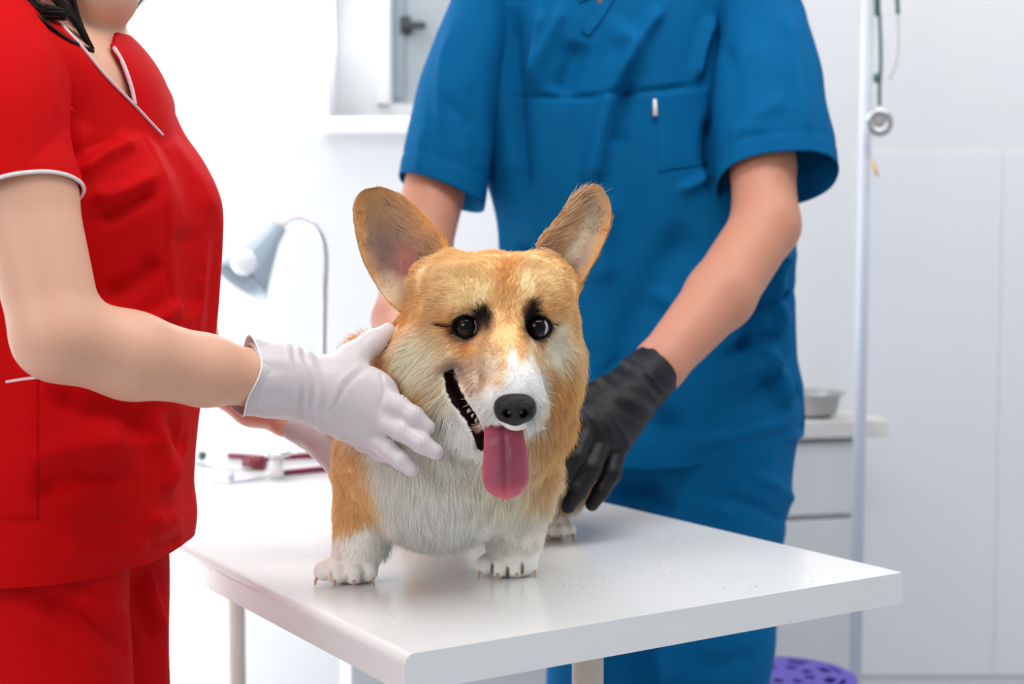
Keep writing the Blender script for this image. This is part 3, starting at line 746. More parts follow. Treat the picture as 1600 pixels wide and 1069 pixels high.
# ---- fur
def sample(V, Q, N, count, keep=None):
    a = np.linalg.norm(np.cross(V[Q[:, 2]] - V[Q[:, 0]], V[Q[:, 3]] - V[Q[:, 1]]), axis=1) * .5
    if keep is not None: a = a * keep[Q].mean(1)
    f = rng.choice(len(Q), count, p=a / a.sum()); u, v = rng.random(count), rng.random(count)
    w = np.stack([(1 - u) * (1 - v), u * (1 - v), u * v, (1 - u) * v], 1)
    return (V[Q[f]] * w[..., None]).sum(1), (N[Q[f]] * w[..., None]).sum(1)
comb = [  # x, y, direction in the picture plane (right, down)
 (805, 575, 0, -1), (790, 610, -.8, .3), (835, 610, .8, .2), (770, 560, -.6, -.6), (790, 500, 0, -1), (770, 450, -.2, -1), (720, 430, -.7, -.8), (690, 470, -1, -.2), (840, 430, .5, -1), (870, 460, 1, -.2),
 (650, 500, -1, .2), (620, 540, -1, .7), (660, 560, -1, .5), (640, 610, -.8, .9), (690, 600, -.9, .6), (610, 650, -.5, 1), (720, 590, -1, .3), (740, 620, -.5, .8), (690, 650, -.4, 1), (730, 690, .1, 1),
 (880, 530, 1, .4), (890, 580, .9, .8), (870, 640, .5, 1), (850, 600, .7, .7), (860, 700, .2, 1), (820, 720, 0, 1), (700, 740, 0, 1), (640, 740, -.1, 1), (560, 740, -.25, 1), (530, 780, -.3, 1), (700, 820, 0, 1), (600, 800, .2, 1),
 (560, 860, -.1, 1), (800, 850, .05, 1), (605, 850, .05, 1), (768, 850, -.02, 1), (612, 820, 0, 1), (760, 825, 0, 1), (775, 700, 0, 1), (540, 900, -.2, .8), (790, 890, 0, .8), (870, 820, .3, .8)]
cmb = np.array(comb, float)
def comb_dir(X):
    px = proj(X); d2 = ((px[:, None, :] - cmb[None, :, :2]) ** 2).sum(-1); w = 1 / (d2 + 250) ** 1.5; w /= w.sum(1, keepdims=True)
    v = w @ cmb[:, 2:]
    out = np.stack([v[:, 0], np.zeros(len(X)), -v[:, 1]], 1)
    b = smooth01((X[:, 1] - 1.53) / .06)[:, None]
    return out * (1 - b) + np.array([0.05, .8, -.7]) * b
lens = [  # x, y, radius px, length m
 (805, 590, 60, .0045), (770, 575, 40, .005), (790, 500, 60, .006), (775, 420, 90, .010), (655, 480, 40, .013), (640, 590, 55, .024), (610, 600, 25, .026), (890, 580, 30, .022), (880, 650, 40, .024),
 (700, 690, 60, .026), (700, 740, 110, .028), (700, 820, 60, .018), (555, 760, 50, .009), (550, 860, 40, .010), (800, 850, 40, .010), (540, 905, 40, .005), (790, 890, 40, .005), (850, 740, 40, .024), (740, 690, 20, .012), (745, 640, 14, .004), (866, 835, 30, .005)]
ln = np.array(lens)
def fur_len(X):
    px = proj(X); d2 = ((px[:, None, :] - ln[None, :, :2]) ** 2).sum(-1) / (ln[None, :, 2] ** 2); w = np.exp(-d2 * 1.2) + 1e-4; w /= w.sum(1, keepdims=True)
    L = w @ ln[:, 3]
    bk_ = smooth01((X[:, 1] - 1.56) / .05); L = L * (1 - bk_) + .024 * bk_
    return np.where((X[:, 2] < TZ + .030), .0022, L)
def make_fur(name, R, NN, dirs, L, C, lift, rad, parent, npt=5, curl=.35, gate=True):
    n = len(R); t_ = np.linspace(0, 1, npt)
    tang = dirs - NN * (dirs * NN).sum(1)[:, None]; tang /= np.linalg.norm(tang, axis=1)[:, None] + 1e-9
    cl = np.stack([vnoise(R * 70 + 9, s) for s in (11, 12, 13)], 1)       # locks of hair
    jit = rng.normal(0, 1, (n, 3))
    d0 = NN * lift[:, None] + tang * (1 - lift[:, None]) + cl * curl * .7 + jit * .13; d0 /= np.linalg.norm(d0, axis=1)[:, None]
    d1 = NN * (lift * .12)[:, None] + tang + cl * curl + jit * .10 + np.array([0, 0, -.12]); d1 /= np.linalg.norm(d1, axis=1)[:, None]
    Lr = L * rng.uniform(.65, 1.15, n)
    pts = np.zeros((n, npt, 3)); pts[:, 0] = R - NN * .0006
    for i in range(1, npt):
        f = t_[i]; d = d0 * (1 - f) + d1 * f; d /= np.linalg.norm(d, axis=1)[:, None]
        pts[:, i] = pts[:, i - 1] + d * (Lr / (npt - 1))[:, None]
    ok = np.ones(n, bool)
    if gate:
        for q in GLOVES:
            lo = np.min([prim_box(p)[0] for p in q], 0) - .04; hi = np.max([prim_box(p)[1] for p in q], 0) + .04
            m = ((R > lo) & (R < hi)).all(1); ids = np.where(m)[0]
            if len(ids):
                bad = np.zeros(len(ids), bool)
                for i in (0, npt // 2, npt - 1): bad |= field(q, pts[ids, i]) < (.0012 if i else .0)
                ok[ids[bad]] = False
        mx_ = proj(pts[:, -1]); m2 = proj(pts[:, npt // 2]); fr = pts[:, 0, 1] < 1.46
        for q_ in (mx_, m2):
            ok &= ~((seg_dist(q_, mouth_px)[0] < 6.5) & fr)
            for (ex, ey) in ((729, 511), (840, 512)): ok &= ~((np.hypot((q_[:, 0] - ex) / 19, (q_[:, 1] - ey) / 16.5) < 1) & fr)
            ok &= ~((np.hypot((q_[:, 0] - 805) / 29, (q_[:, 1] - 638) / 23) < 1) & fr)
            ok &= ~((q_[:, 1] > 669) & (q_[:, 1] < 776) & (np.abs(q_[:, 0] - 790) < 35) & (pts[:, 0, 1] < 1.37))
    pts[:, :, 2] = np.maximum(pts[:, :, 2], TZ + .001)
    pts, C = pts[ok], C[ok]; n = len(pts)
    hc = bpy.data.hair_curves.new(name); hc.add_curves([npt] * n)
    hc.attributes['position'].data.foreach_set('vector', pts.astype(np.float32).ravel()) if 'position' in hc.attributes else None
    a = hc.attributes.get('radius') or hc.attributes.new('radius', 'FLOAT', 'POINT')
    prof_ = np.array([1, .95, .8, .55, .12]) if npt == 5 else np.linspace(1, .15, npt)
    a.data.foreach_set('value', np.tile(prof_ * rad, n).astype(np.float32))
    a = hc.attributes.new('coat', 'FLOAT_COLOR', 'CURVE'); cc = np.ones((n, 4), np.float32); cc[:, :3] = C; a.data.foreach_set('color', cc.ravel())
    return finish(bpy.data.objects.new(name, hc), M['fur'], parent)

nose_c = hit(T0, 806, 638)
keep = np.ones(len(V))
for c, er, ex, ey in eyes: keep[np.linalg.norm(V - np.array(c), axis=1) < er * 1.22] = 0
keep[inside] = 0; keep[(dm < 7.5) & (V[:, 1] < 1.46)] = 0; keep[np.linalg.norm(V - np.array(nose_c), axis=1) < .015] = 0
keep[V[:, 2] < TZ + .004] = 0
keep[deep & (V[:, 1] > 1.30) & (proj(V)[:, 1] > 664)] = 0
front = np.where(N[:, 1] < .35, 1.0, .35) * np.where(V[:, 1] > 1.62, .45, 1.0) * np.where((V[:, 1] < 1.47) & (V[:, 2] > TZ + .13), 1.5, 1.0)
R_, N_ = sample(V, Q, N, 190000, keep * front); N_ /= np.linalg.norm(N_, axis=1)[:, None]
Lf = fur_len(R_); C_ = coat(R_) * rng.uniform(.86, 1.12, (len(R_), 1))
lift = np.clip(.30 + .0 * Lf, 0, 1) + np.where(Lf > .016, .08, 0)
make_fur('fur', R_, N_, comb_dir(R_), Lf, np.clip(C_, 0, 1), lift, .00022, dog)

# ---- ears
def ear(outline_l, outline_r, Yb, Yt, cup, inner, side):
    nv, nu = 40, 26
    Lp = catmull(outline_l, nv); Rp = catmull(outline_r, nv)
    Fv, Bv, Cv, Cb = [], [], [], []
    for i in range(nv):
        v = i / (nv - 1); Y = Yb + (Yt - Yb) * v
        wdt = np.linalg.norm(Lp[i] - Rp[i]) / F * Y
        for j in range(nu):
            u = j / (nu - 1); s = 2 * u - 1
            pxy = Lp[i] * (1 - u) + Rp[i] * u
            depth = cup * wdt * (1 - s * s) * (1 - .35 * v)
            tap = .0022 + .0035 * (1 - v) * (1 - s * s)
            q = P(pxy[0], pxy[1], Y + depth); Fv.append(q); Bv.append(q + Vector((0, tap + .0012 * (1 - abs(s) ** 4), 0)))
    Vv = np.array([tuple(q) for q in Fv + Bv]); n = nv * nu; Qq = []
    for i in range(nv - 1):
        for j in range(nu - 1):
            a = i * nu + j; Qq.append((a, a + 1, a + nu + 1, a + nu)); Qq.append((n + a, n + a + nu, n + a + nu + 1, n + a + 1))
    for i in range(nv - 1):
        a = i * nu; Qq.append((a, a + nu, n + a + nu, n + a)); a = i * nu + nu - 1; Qq.append((a, n + a, n + a + nu, a + nu))
    for j in range(nu - 1):
        a = j; Qq.append((a, n + a, n + a + 1, a + 1)); a = (nv - 1) * nu + j; Qq.append((a, a + 1, n + a + 1, n + a))
    Qq = np.array(Qq); NN = vnormals(Vv, Qq)
    if NN[n // 2 + nu // 2][1] > 0: Qq = Qq[:, ::-1]; NN = -NN
    def col(X, back):
        p = proj(X); C = np.tile(lin((206, 148, 90)), (len(X), 1))
        for (x, y, rx, ry, an, c, so, st_) in inner:
            w = patch_w(p + np.stack([vnoise(X * 160, 1), vnoise(X * 160, 2)], 1) * 5, (x, y, rx, ry, an, c, so, st_)) * (~back)
            C = C * (1 - w[:, None]) + lin(c) * w[:, None]
        return 1 - (1 - C) ** 1.35
    back = np.arange(2 * n) >= n
    o = link_mesh('ear', Vv, Qq, M['fur_skin'], dog); set_color(o, col(Vv, back))
    # short hair over both faces, longer strands sweeping in from the inner edge
    k_ = 15000; R1, N1 = sample(Vv, Qq, NN, k_); N1 /= np.linalg.norm(N1, axis=1)[:, None] + 1e-9
    isb = N1[:, 1] > 0
    tipdir = np.array(P(*(catmull(outline_l, 3)[2]), Yt)) - np.array(P(*(catmull(outline_l, 3)[0]), Yb)); tipdir /= np.linalg.norm(tipdir)
    dirs = np.tile(tipdir, (k_, 1))
    make_fur('ear_fur', R1, N1, dirs, np.where(((R1 - np.array(P(*catmull(outline_l, 3)[2], Yt))) @ tipdir) > -.012, .0022, .0048), np.clip(col(R1, isb) * rng.uniform(.8, 1.12, (k_, 1)), 0, 1), np.full(k_, .16), .00018, o, 5, .25, False)
    k2 = 2200; vv = rng.beta(1.3, 1.6, k2) * .70; ii = (vv * (nv - 1)).astype(int)
    uu = rng.uniform(.02, .34, k2); uu = 1 - uu if side > 0 else uu
    jj = np.clip((uu * (nu - 1)).astype(int), 1, nu - 2); R2 = Vv[ii * nu + jj] + rng.normal(0, .0011, (k2, 3)); N2 = NN[ii * nu + jj]
    across = np.array([-1.0 * side, 0, 0]) * .9 + np.array([0, 0, .6]) + tipdir * .3
    cc = col(R2, np.zeros(k2, bool)) * .25 + lin((246, 226, 200)) * .75 * rng.uniform(.8, 1.2, (k2, 1))
    make_fur('ear_tuft', R2, N2, np.tile(across, (k2, 1)), rng.uniform(.012, .026, k2), np.clip(cc, 0, 1), np.full(k2, .22), .00020, o, 5, .25, False)
    return o
ear([(640, 500), (612, 478), (590, 450), (566, 405), (553, 350), (553, 318), (566, 298), (590, 292)],
    [(668, 486), (678, 452), (700, 392), (690, 368), (664, 338), (636, 311), (614, 298), (596, 292)],
    1.415, 1.430, .34, [
    (622, 390, 50, 82, -28, (160, 132, 110), .3, 1), (596, 330, 34, 34, 0, (164, 128, 92), .5, .9), (606, 400, 22, 50, -20, (122, 98, 92), .6, .9), (640, 415, 22, 34, -10, (176, 112, 108), .6, .95), (650, 432, 12, 22, 0, (138, 70, 74), .6, .9),
    (674, 360, 24, 62, -38, (232, 166, 96), .5, .95), (668, 392, 5, 26, 40, (120, 80, 48), .7, .7), (564, 350, 8, 60, 0, (206, 150, 96), .6, .7), (606, 455, 20, 24, 0, (224, 196, 164), .6, .8)], 1)
ear([(838, 384), (845, 370), (866, 346), (884, 320), (899, 301), (912, 292), (924, 288)],
    [(886, 480), (904, 452), (918, 428), (938, 392), (953, 352), (954, 320), (944, 298), (934, 289)],
    1.412, 1.428, .34, [
    (908, 370, 26, 66, 22, (178, 154, 130), .3, 1), (926, 330, 18, 30, 15, (150, 128, 106), .6, .8), (900, 415, 16, 28, 20, (150, 126, 116), .6, .9), (900, 372, 12, 40, 25, (226, 208, 182), .6, .7), (868, 362, 12, 40, 40, (232, 166, 96), .6, .9)], -1)
# a fur tuft joins each ear base to the head
# ---- eyes
for c, er, ex, ey in eyes:
    gaze = (Vector((0.02, 0.0, CAMZ - .02)) - c).normalized()
    bm = bmesh.new(); bmesh.ops.create_uvsphere(bm, u_segments=64, v_segments=48, radius=er)
    rq = Vector((0, 0, 1)).rotation_difference(gaze)
    vv = np.array([tuple(v.co) for v in bm.verts]); z = vv[:, 2] / er
    for v in bm.verts:
        v.co = c + rq @ v.co
    o = bm_obj('eye', bm, M['eye'], dog, True)
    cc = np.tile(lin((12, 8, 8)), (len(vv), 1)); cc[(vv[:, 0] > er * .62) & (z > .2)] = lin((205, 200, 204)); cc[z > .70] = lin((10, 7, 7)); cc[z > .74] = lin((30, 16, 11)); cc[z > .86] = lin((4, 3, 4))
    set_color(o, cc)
    # almond eyelid rim
    lid = []
    wx_, hz = er * 1.10, er * .98
    sgn = -1 if ex < 780 else 1
    for a in np.linspace(0, 2 * math.pi, 40, endpoint=False):
        x = wx_ * math.cos(a); z_ = hz * math.sin(a) * (1 - .10 * abs(math.cos(a)))
        if x * sgn > 0: x *= 1.12
        rad2 = math.sqrt(x * x + z_ * z_); yy = -math.sqrt(max(er * er * 1.02 - min(rad2, er) ** 2, (er * .30) ** 2))
        lid.append(c + Vector((x, yy, z_)))
    lid.append(lid[0]); lid.append(lid[1])
    tube('eyelid', lid, .0015, M['rim'], dog, 8)
# ---- nose
nb = nose_c + Vector((0, .004, 0)); s_ = F / nb.y
pn = lambda x, y, dy=0: P(x, y, nb.y + dy)
NP = [ell(pn(805, 632, -.004), (.0180, .011, .0115), None, .006), ell(pn(805, 648, -.004), (.0120, .010, .0105), None, .006),
      ell(pn(787, 641, -.003), (.0088, .0105, .0105), None, .005), ell(pn(823, 641, -.003), (.0088, .0105, .0105), None, .005),
      cap(pn(790, 645, -.018), pn(797, 648, -.004), .0032, .0042, .002, '-'), cap(pn(820, 645, -.018), pn(814, 648, -.004), .0032, .0042, .002, '-'),
      cap(pn(779, 650, -.014), pn(790, 645, -.012), .0012, .002, .0015, '-'), cap(pn(831, 649, -.014), pn(821, 645, -.012), .0012, .002, .0015, '-'),
      cap(pn(805, 652, -.018), pn(805, 664, -.012), .0008, .0010, .0015, '-')]
solid_obj('nose', NP, .0007, M['nose'], dog, 2)
# ---- tongue
tc_ = [(783, 652, 1.330, 20), (786, 665, 1.312, 29), (788, 685, 1.300, 32), (790, 710, 1.2975, 34.5), (790, 735, 1.299, 36.5), (790, 755, 1.302, 35), (790, 768, 1.305, 28), (790, 776, 1.308, 17), (790, 780, 1.311, 5)]
ta = catmull(tc_, 48); nu = 25; Fv, Bv, Cc = [], [], []
for i, (x, y, Y, hw) in enumerate(ta):
    for j in range(nu):
        s = 2 * j / (nu - 1) - 1
        edge = (1 - abs(s) ** 3)
        groove = .0026 * math.exp(-(s / .13) ** 2) * min(1, (len(ta) - i) / 16)
        wob = .0008 * math.sin(i * .5 + s * 3)
        q = P(x + s * hw, y - 2.5 * (1 - abs(s)) * 0, Y + .0065 * s * s + groove + wob)
        th = .0052 * math.sqrt(max(0, 1 - s ** 4)) * (1 if i < 40 else max(.25, 1 - (i - 40) / 9))
        Fv.append(q - Vector((0, th * .5, 0))); Bv.append(q + Vector((0, th * .5 + .0003, 0)))
        c = np.array(lin((176, 78, 104))) * (1 - .35 * math.exp(-((s) / .5) ** 2) * math.exp(-((i - 20) / 16) ** 2))
        tip = smooth01(np.array([(i - 26) / 18]))[0]; c = c * (1 - .75 * tip) + lin((222, 88, 98)) * .75 * tip
        ed = smooth01(np.array([(abs(s) - .7) / .3]))[0]; c = c * (1 - .4 * ed) + lin((214, 104, 122)) * .4 * ed
        Cc.append(c)
Vt = np.array([tuple(q) for q in Fv + Bv]); n = len(Fv); Qt = []
nvv = len(ta)
for i in range(nvv - 1):
    for j in range(nu - 1):
        a = i * nu + j; Qt.append((a, a + nu, a + nu + 1, a + 1)); Qt.append((n + a, n + a + 1, n + a + nu + 1, n + a + nu))
    a = i * nu; Qt.append((a, n + a, n + a + nu, a + nu)); a = i * nu + nu - 1; Qt.append((a, a + nu, n + a + nu, n + a))
for j in range(nu - 1):
    a = j; Qt.append((a, a + 1, n + a + 1, n + a)); a = (nvv - 1) * nu + j; Qt.append((a, n + a, n + a + 1, a + 1))
o = link_mesh('tongue', Vt, np.array(Qt), M['tongue'], dog); set_color(o, np.array(Cc + Cc))
o.modifiers.new('soft', 'SUBSURF').render_levels = 1
# ---- teeth along the lower jaw inside the parted lips
for (x, y, r_) in ((731, 643, .0016), (737, 651, .0018), (743, 659, .0018), (748, 668, .0020)):
    q = hit(TREE, x, y); q = q if q is not None else P(x, y, 1.35)
    lathe('tooth', [(r_, -.002), (r_ * .9, .001), (r_ * .25, .0045)], q, M['tooth'], dog, 10, (.5, -.5, .7))
# ---- claws
for q, d in claws:
    tube('claw', [q + d * .008 + Vector((0, 0, .000)), q + d * .0122 + Vector((0, 0, -.003)), q + d * .0150 + Vector((0, 0, -.0085))], [.0022, .0018, .0007], M['claw'], dog, 8, 8)
# ---- whiskers
def whisker(q, x, y, dx, dy):
    return catmull([tuple(q), tuple(P(x + dx * .6, y + dy * .3, q.y - .006)), tuple(P(x + dx * 1.3, y + dy, q.y - .004))], 8)
ws = []
for (x, y, dx, dy) in ((752, 628, -22, 8), (756, 634, -20, 12), (748, 622, -22, 2), (762, 640, -16, 16), (850, 612, 22, 6), (846, 625, 20, 12), (760, 618, -26, -4)):
    q = hit(TREE, x, y)
    if q is not None: ws.append(whisker(q, x, y, dx, dy))
hc = bpy.data.hair_curves.new('whiskers'); hc.add_curves([8] * len(ws)); hc.attributes['position'].data.foreach_set('vector', np.array(ws, np.float32).ravel())
a = hc.attributes.get('radius') or hc.attributes.new('radius', 'FLOAT', 'POINT'); a.data.foreach_set('value', np.tile(np.linspace(.0003, .0001, 8), len(ws)).astype(np.float32))
finish(bpy.data.objects.new('whiskers', hc), M['tooth'], dog)
# ================================================================== cloth and figure helpers
def interp_keys(keys, z):
    k = np.array(sorted(keys), float); out = []
    for c in range(1, k.shape[1]):
        # smooth (monotone-ish) interpolation through the keys
        x, y = k[:, 0], k[:, c]; h = np.diff(x); dl = np.diff(y) / h; m = np.zeros(len(x))
        m[1:-1] = np.where(dl[1:] * dl[:-1] > 0, 2 * dl[1:] * dl[:-1] / (dl[1:] + dl[:-1] + 1e-12), 0); m[0], m[-1] = dl[0], dl[-1]
        i = np.clip(np.searchsorted(x, z) - 1, 0, len(h) - 1); t = (z - x[i]) / h[i]
        out.append(((1 + 2 * t) * y[i] + t * h[i] * m[i]) * (1 - t) ** 2 + (y[i + 1] * (3 - 2 * t) - (1 - t) * h[i] * m[i + 1]) * t * t)
    return np.array(out).T
def grid_quads(nz, nt):
    i, j = np.meshgrid(np.arange(nz - 1), np.arange(nt), indexing='ij')
    a = i * nt + j; b = i * nt + (j + 1) % nt
    return np.stack([a, b, b + nt, a + nt], -1).reshape(-1, 4)
def outward(V, Q, c):
    N = vnormals(V, Q)
    if ((V - c) * N).sum() < 0: Q = Q[:, ::-1]; N = -N
    return Q, N
def cloth_link(name, V, Q, mat, parent, thick=.0022):
    used = np.unique(Q); remap = -np.ones(len(V), int); remap[used] = np.arange(len(used))
    o = link_mesh(name, V[used], remap[Q], mat, parent)
    m = o.modifiers.new('cloth_thickness', 'SOLIDIFY'); m.thickness = thick; m.offset = -1; m.use_even_offset = False
    return o
def drape(V, amp, sx=16, sz=4.5, seed=0):
    r = vnoise(V * np.array([sx, sx, sz]), seed) ; r2 = vnoise(V * np.array([sx * 2.2, sx * 2.2, sz * 2.4]) + 5, seed + 1)
    return amp * (-np.abs(r) * 1.3 + .35 + r2 * .35)
def sleeve(name, path, widths, depths, mat, parent, tilt_side=0, tilt_depth=0, strokes=(), seam=None, seed=0, nz=110, nt=120, amp=.003, cuff=.03, arm=None):
    pts = catmull([tuple(p) for p in path], nz); t = np.linspace(0, 1, nz)
    w = catmull([[a, b, 0] for a, b in zip(widths, depths)], nz)
    tang = np.gradient(pts, axis=0); tang /= np.linalg.norm(tang, axis=1)[:, None]
    V = []
    L = np.linalg.norm(np.diff(pts, axis=0), axis=1).sum()
    for i in range(nz):
        side = np.cross([0, 1, 0], tang[i]); side /= np.linalg.norm(side); dep = np.cross(tang[i], side)
        if dep[1] < 0: dep = -dep
        if side[0] < 0: side = -side
        a = np.linspace(0, 2 * math.pi, nt, endpoint=False)
        ca, sa = np.cos(a), np.sin(a); e = 2 / 2.3
        x = np.sign(ca) * np.abs(ca) ** e * w[i, 0]; y = np.sign(sa) * np.abs(sa) ** e * w[i, 1]
        sh = t[i] ** 3 * (tilt_side * x + tilt_depth * y)
        V.append(pts[i] + x[:, None] * side + y[:, None] * dep + sh[:, None] * tang[i])
    V = np.concatenate(V); Q = grid_quads(nz, nt); Q, N = outward(V, Q, V.mean(0))
    tt = np.repeat(t, nt); fade = np.clip(tt * 4, 0, 1)
    dd = drape(V, amp, 15, 6, seed) * fade * (1 - .6 * np.clip((tt - .86) / .14, 0, 1))
    if cuff:
        s0 = 1 - cuff / L; dd += -.0022 * np.exp(-((tt - s0) * L / .0022) ** 2) + .0008 * (tt > s0)
    V = V + N * dd[:, None]; N = vnormals(V, Q); V = folds(V, N, strokes)
    if arm is not None: V = clear_of(V, N, arm, .004, Q)
    o = cloth_link(name, V, Q, mat, parent)
    return o, V.reshape(nz, nt, 3), bvh(V, Q)
def stitch(name, tree, pxs, r, mat, parent, off=.0, n=None, seg=8):
    c = catmull(pxs, n or max(12, len(pxs) * 8)); pts = []
    for x, y in c:
        q = hit(tree, x, y, off)
        if q is not None: pts.append(q)
    if len(pts) > 3:
        a = np.array([tuple(p) for p in pts])
        for _ in range(3): a[1:-1] = (a[:-2] + 2 * a[1:-1] + a[2:]) / 4
        return tube(name, a, r, mat, parent, seg)
def patch_cloth(name, tree, corners, mat, parent, off=.003, n=26):
    """a sewn-on pocket following the cloth underneath; corners clockwise in the picture"""
    c = np.array(corners, float); V = []; 
    for i in range(n):
        for j in range(n):
            u, v = j / (n - 1), i / (n - 1)
            p = (c[0] * (1 - u) + c[1] * u) * (1 - v) + (c[3] * (1 - u) + c[2] * u) * v
            q = hit(tree, p[0], p[1], off * min(1, 6 * min(u, 1 - u, 1 - v) + .25) if v > .04 else off)
            if q is None: q = Vector(V[-1]) if V else Vector((0, 0, 0))
            V.append(tuple(q))
    V = np.array(V); G = V.reshape(n, n, 3)
    for _ in range(2): G[1:-1, 1:-1] = (G[:-2, 1:-1] + G[2:, 1:-1] + G[1:-1, :-2] + G[1:-1, 2:]) / 4
    Q = np.array([(i * n + j, i * n + j + 1, (i + 1) * n + j + 1, (i + 1) * n + j) for i in range(n - 1) for j in range(n - 1)])
    N = vnormals(G.reshape(-1, 3), Q)
    if N[:, 1].mean() > 0: Q = Q[:, ::-1]
    return cloth_link(name, G.reshape(-1, 3), Q, mat, parent, .0018)
def head_prims(c, f, up, s=1.0):
    """skull, face, ears around centre c looking along f"""
    c, f, up = Vector(c), Vector(f).normalized(), Vector(up).normalized(); r = f.cross(up).normalized(); up = r.cross(f)
    R = Matrix((r, f, up)).transposed(); R = np.array(R)
    g = lambda x, y, z: c + r * (x * s) + f * (y * s) + up * (z * s)
    p = [ell(g(0, -.012, .035), (.074 * s, .092 * s, .085 * s), R, .03), ell(g(0, .022, -.03), (.060 * s, .066 * s, .070 * s), R, .03),
         ell(g(0, .058, -.082), (.028 * s, .022 * s, .020 * s), R, .03), cap(g(-.04, .012, -.065), g(-.012, .062, -.086), .022 * s, .018 * s, .02), cap(g(.04, .012, -.065), g(.012, .062, -.086), .022 * s, .018 * s, .02),
         cap(g(0, .088, .012), g(0, .108, -.024), .009 * s, .012 * s, .012), ell(g(-.011, .098, -.028), (.008 * s,) * 3, R, .006), ell(g(.011, .098, -.028), (.008 * s,) * 3, R, .006),
         cap(g(-.03, .078, .024), g(.03, .078, .024), .012 * s, .012 * s, .015), cap(g(-.018, .084, -.053), g(.018, .084, -.053), .0060 * s, .0060 * s, .006), cap(g(-.015, .083, -.063), g(.015, .083, -.063), .0068 * s, .0068 * s, .006)]
    for q in (-1, 1):
        p += [ell(g(.034 * q, .055, -.012), (.024 * s, .02 * s, .022 * s), R, .02), cap(g(.032 * q, .10, .008), g(.032 * q, .078, .008), .012 * s, .012 * s, .010, '-'),
              ell(g(.078 * q, -.008, -.002), (.010 * s, .018 * s, .030 * s), R, .008), ell(g(.086 * q, .000, .002), (.006 * s, .009 * s, .016 * s), R, .005, '-')]
    return p, g, R
def add_face(g, R, parent, s, iris, lipmat):
    for q in (-1, 1):
        e = solid_obj('eye', [ell(g(.032 * q, .074, .008), (.0112 * s,) * 3)], .0012, M['tooth'], parent)
        solid_obj('iris', [ell(g(.032 * q, .0838, .008), (.0064 * s, .0025 * s, .0064 * s), R)], .0007, iris, e)
        tube('eyebrow', [g(.016 * q, .090, .026), g(.032 * q, .088, .032), g(.050 * q, .076, .027)], [.0022 * s, .003 * s, .0012 * s], M['hair'], parent, 8, 10)
    solid_obj('lips', [cap(g(-.020, .0865, -.0535), g(.020, .0865, -.0535), .0035 * s, None, .004), cap(g(-.006, .0895, -.0525), g(.006, .0895, -.0525), .0040 * s, None, .004), cap(g(-.016, .0875, -.0625), g(.016, .0875, -.0625), .0042 * s, None, .003)], .001, lipmat, parent)
def glove_obj(name, prims, res, mat, parent, disp, it=2):
    V, Q = solid(prims, res); V = relax(V, Q, it); V = V + vnormals(V, Q) * disp(V)[:, None]
    return link_mesh(name, V, Q, mat, parent)
def shoe(parent, p, d, mat):
    p = Vector(p); d = Vector(d).normalized()
    o = solid_obj('clog', [cap(p + Vector((0, 0, .045)), p + d * .17 + Vector((0, 0, .034)), .042, .038, .03), ell(p + d * .20 + Vector((0, 0, .03)), (.045, .045, .028), None, .03), cap(p + Vector((0, 0, .02)) - d * .03, p + d * .2 + Vector((0, 0, .02)), .018, .018, .02)], .005, mat, parent)
    co = np.array([tuple(v.co) for v in o.data.vertices]); co[:, 2] = np.maximum(co[:, 2], .001); o.data.vertices.foreach_set('co', co.astype(np.float32).ravel())
# ================================================================== the person in red
fN = Vector((.985, -.17, 0)).normalized(); sN = Vector((.17, .985, 0)).normalized()      # facing, towards the far shoulder
ny = 1.43
nurse = empty('person', (-.45, ny, 0), 'person in red scrubs with white gloves holding the corgi\'s neck', 'person')
nd = []
TC = lambda X, z: (X, ny, z)
nd += [ell(TC(-.430, 1.165), (.080, .140, .13), None, .05), ell(TC(-.440, 1.255), (.064, .135, .055), None, .04), ell(TC(-.445, 1.0), (.066, .105, .13), None, .05), ell(TC(-.455, .86), (.070, .130, .11), None, .05)]
nsh_r, nsh_l = P(2, 98, 1.285), P(205, 172, 1.575)
neckb = Vector((-.448, ny, 1.27)); neckt = Vector((-.458, ny, 1.42))
nd += [cap(neckb, neckt, .054, .046, .03), cap(neckb, nsh_r, .045, .042, .04), cap(neckb, nsh_l, .045, .042, .04)]
# near (right) arm
ra = [nsh_r, P(38, 300, 1.232), P(92, 525, 1.205), P(205, 556, 1.245), P(320, 579, 1.295), P(404, 592, 1.332), wr[2]]
nd += chain(ra, [.045, .0435, .0385, .0385, .0325, .0258, .020], .012)
# far (left) arm
la = [nsh_l, P(262, 330, 1.62), P(300, 560, 1.62), P(395, 634, 1.59), fw[0], fw[1]]
nd += chain(la, [.042, .038, .034, .0225, .0155, .013], .012)
# legs
nl = [(-.466, 1.350), (-.467, 1.505)]
for (x, y) in nl: nd += chain([Vector((x, y, .82)), Vector((x + .01, y, .46)), Vector((x - .01, y, .10))], [.068, .050, .038], .04)
hp_, gN, RN = head_prims((-.446, 1.405, 1.441), (.93, -.25, -.16), (.1, 0, 1), 1.0)
nd += hp_
V, Q = solid(nd, .0045); V = relax(V, Q, 3)
link_mesh('body', V, Q, M['skin_w'], nurse)
add_face(gN, RN, nurse, 1.0, M['hair'], M['lips'])
shoe(nurse, (nl[0][0] - .04, nl[0][1], 0), fN, M['shoe']); shoe(nurse, (nl[1][0] - .04, nl[1][1], 0), fN, M['shoe'])
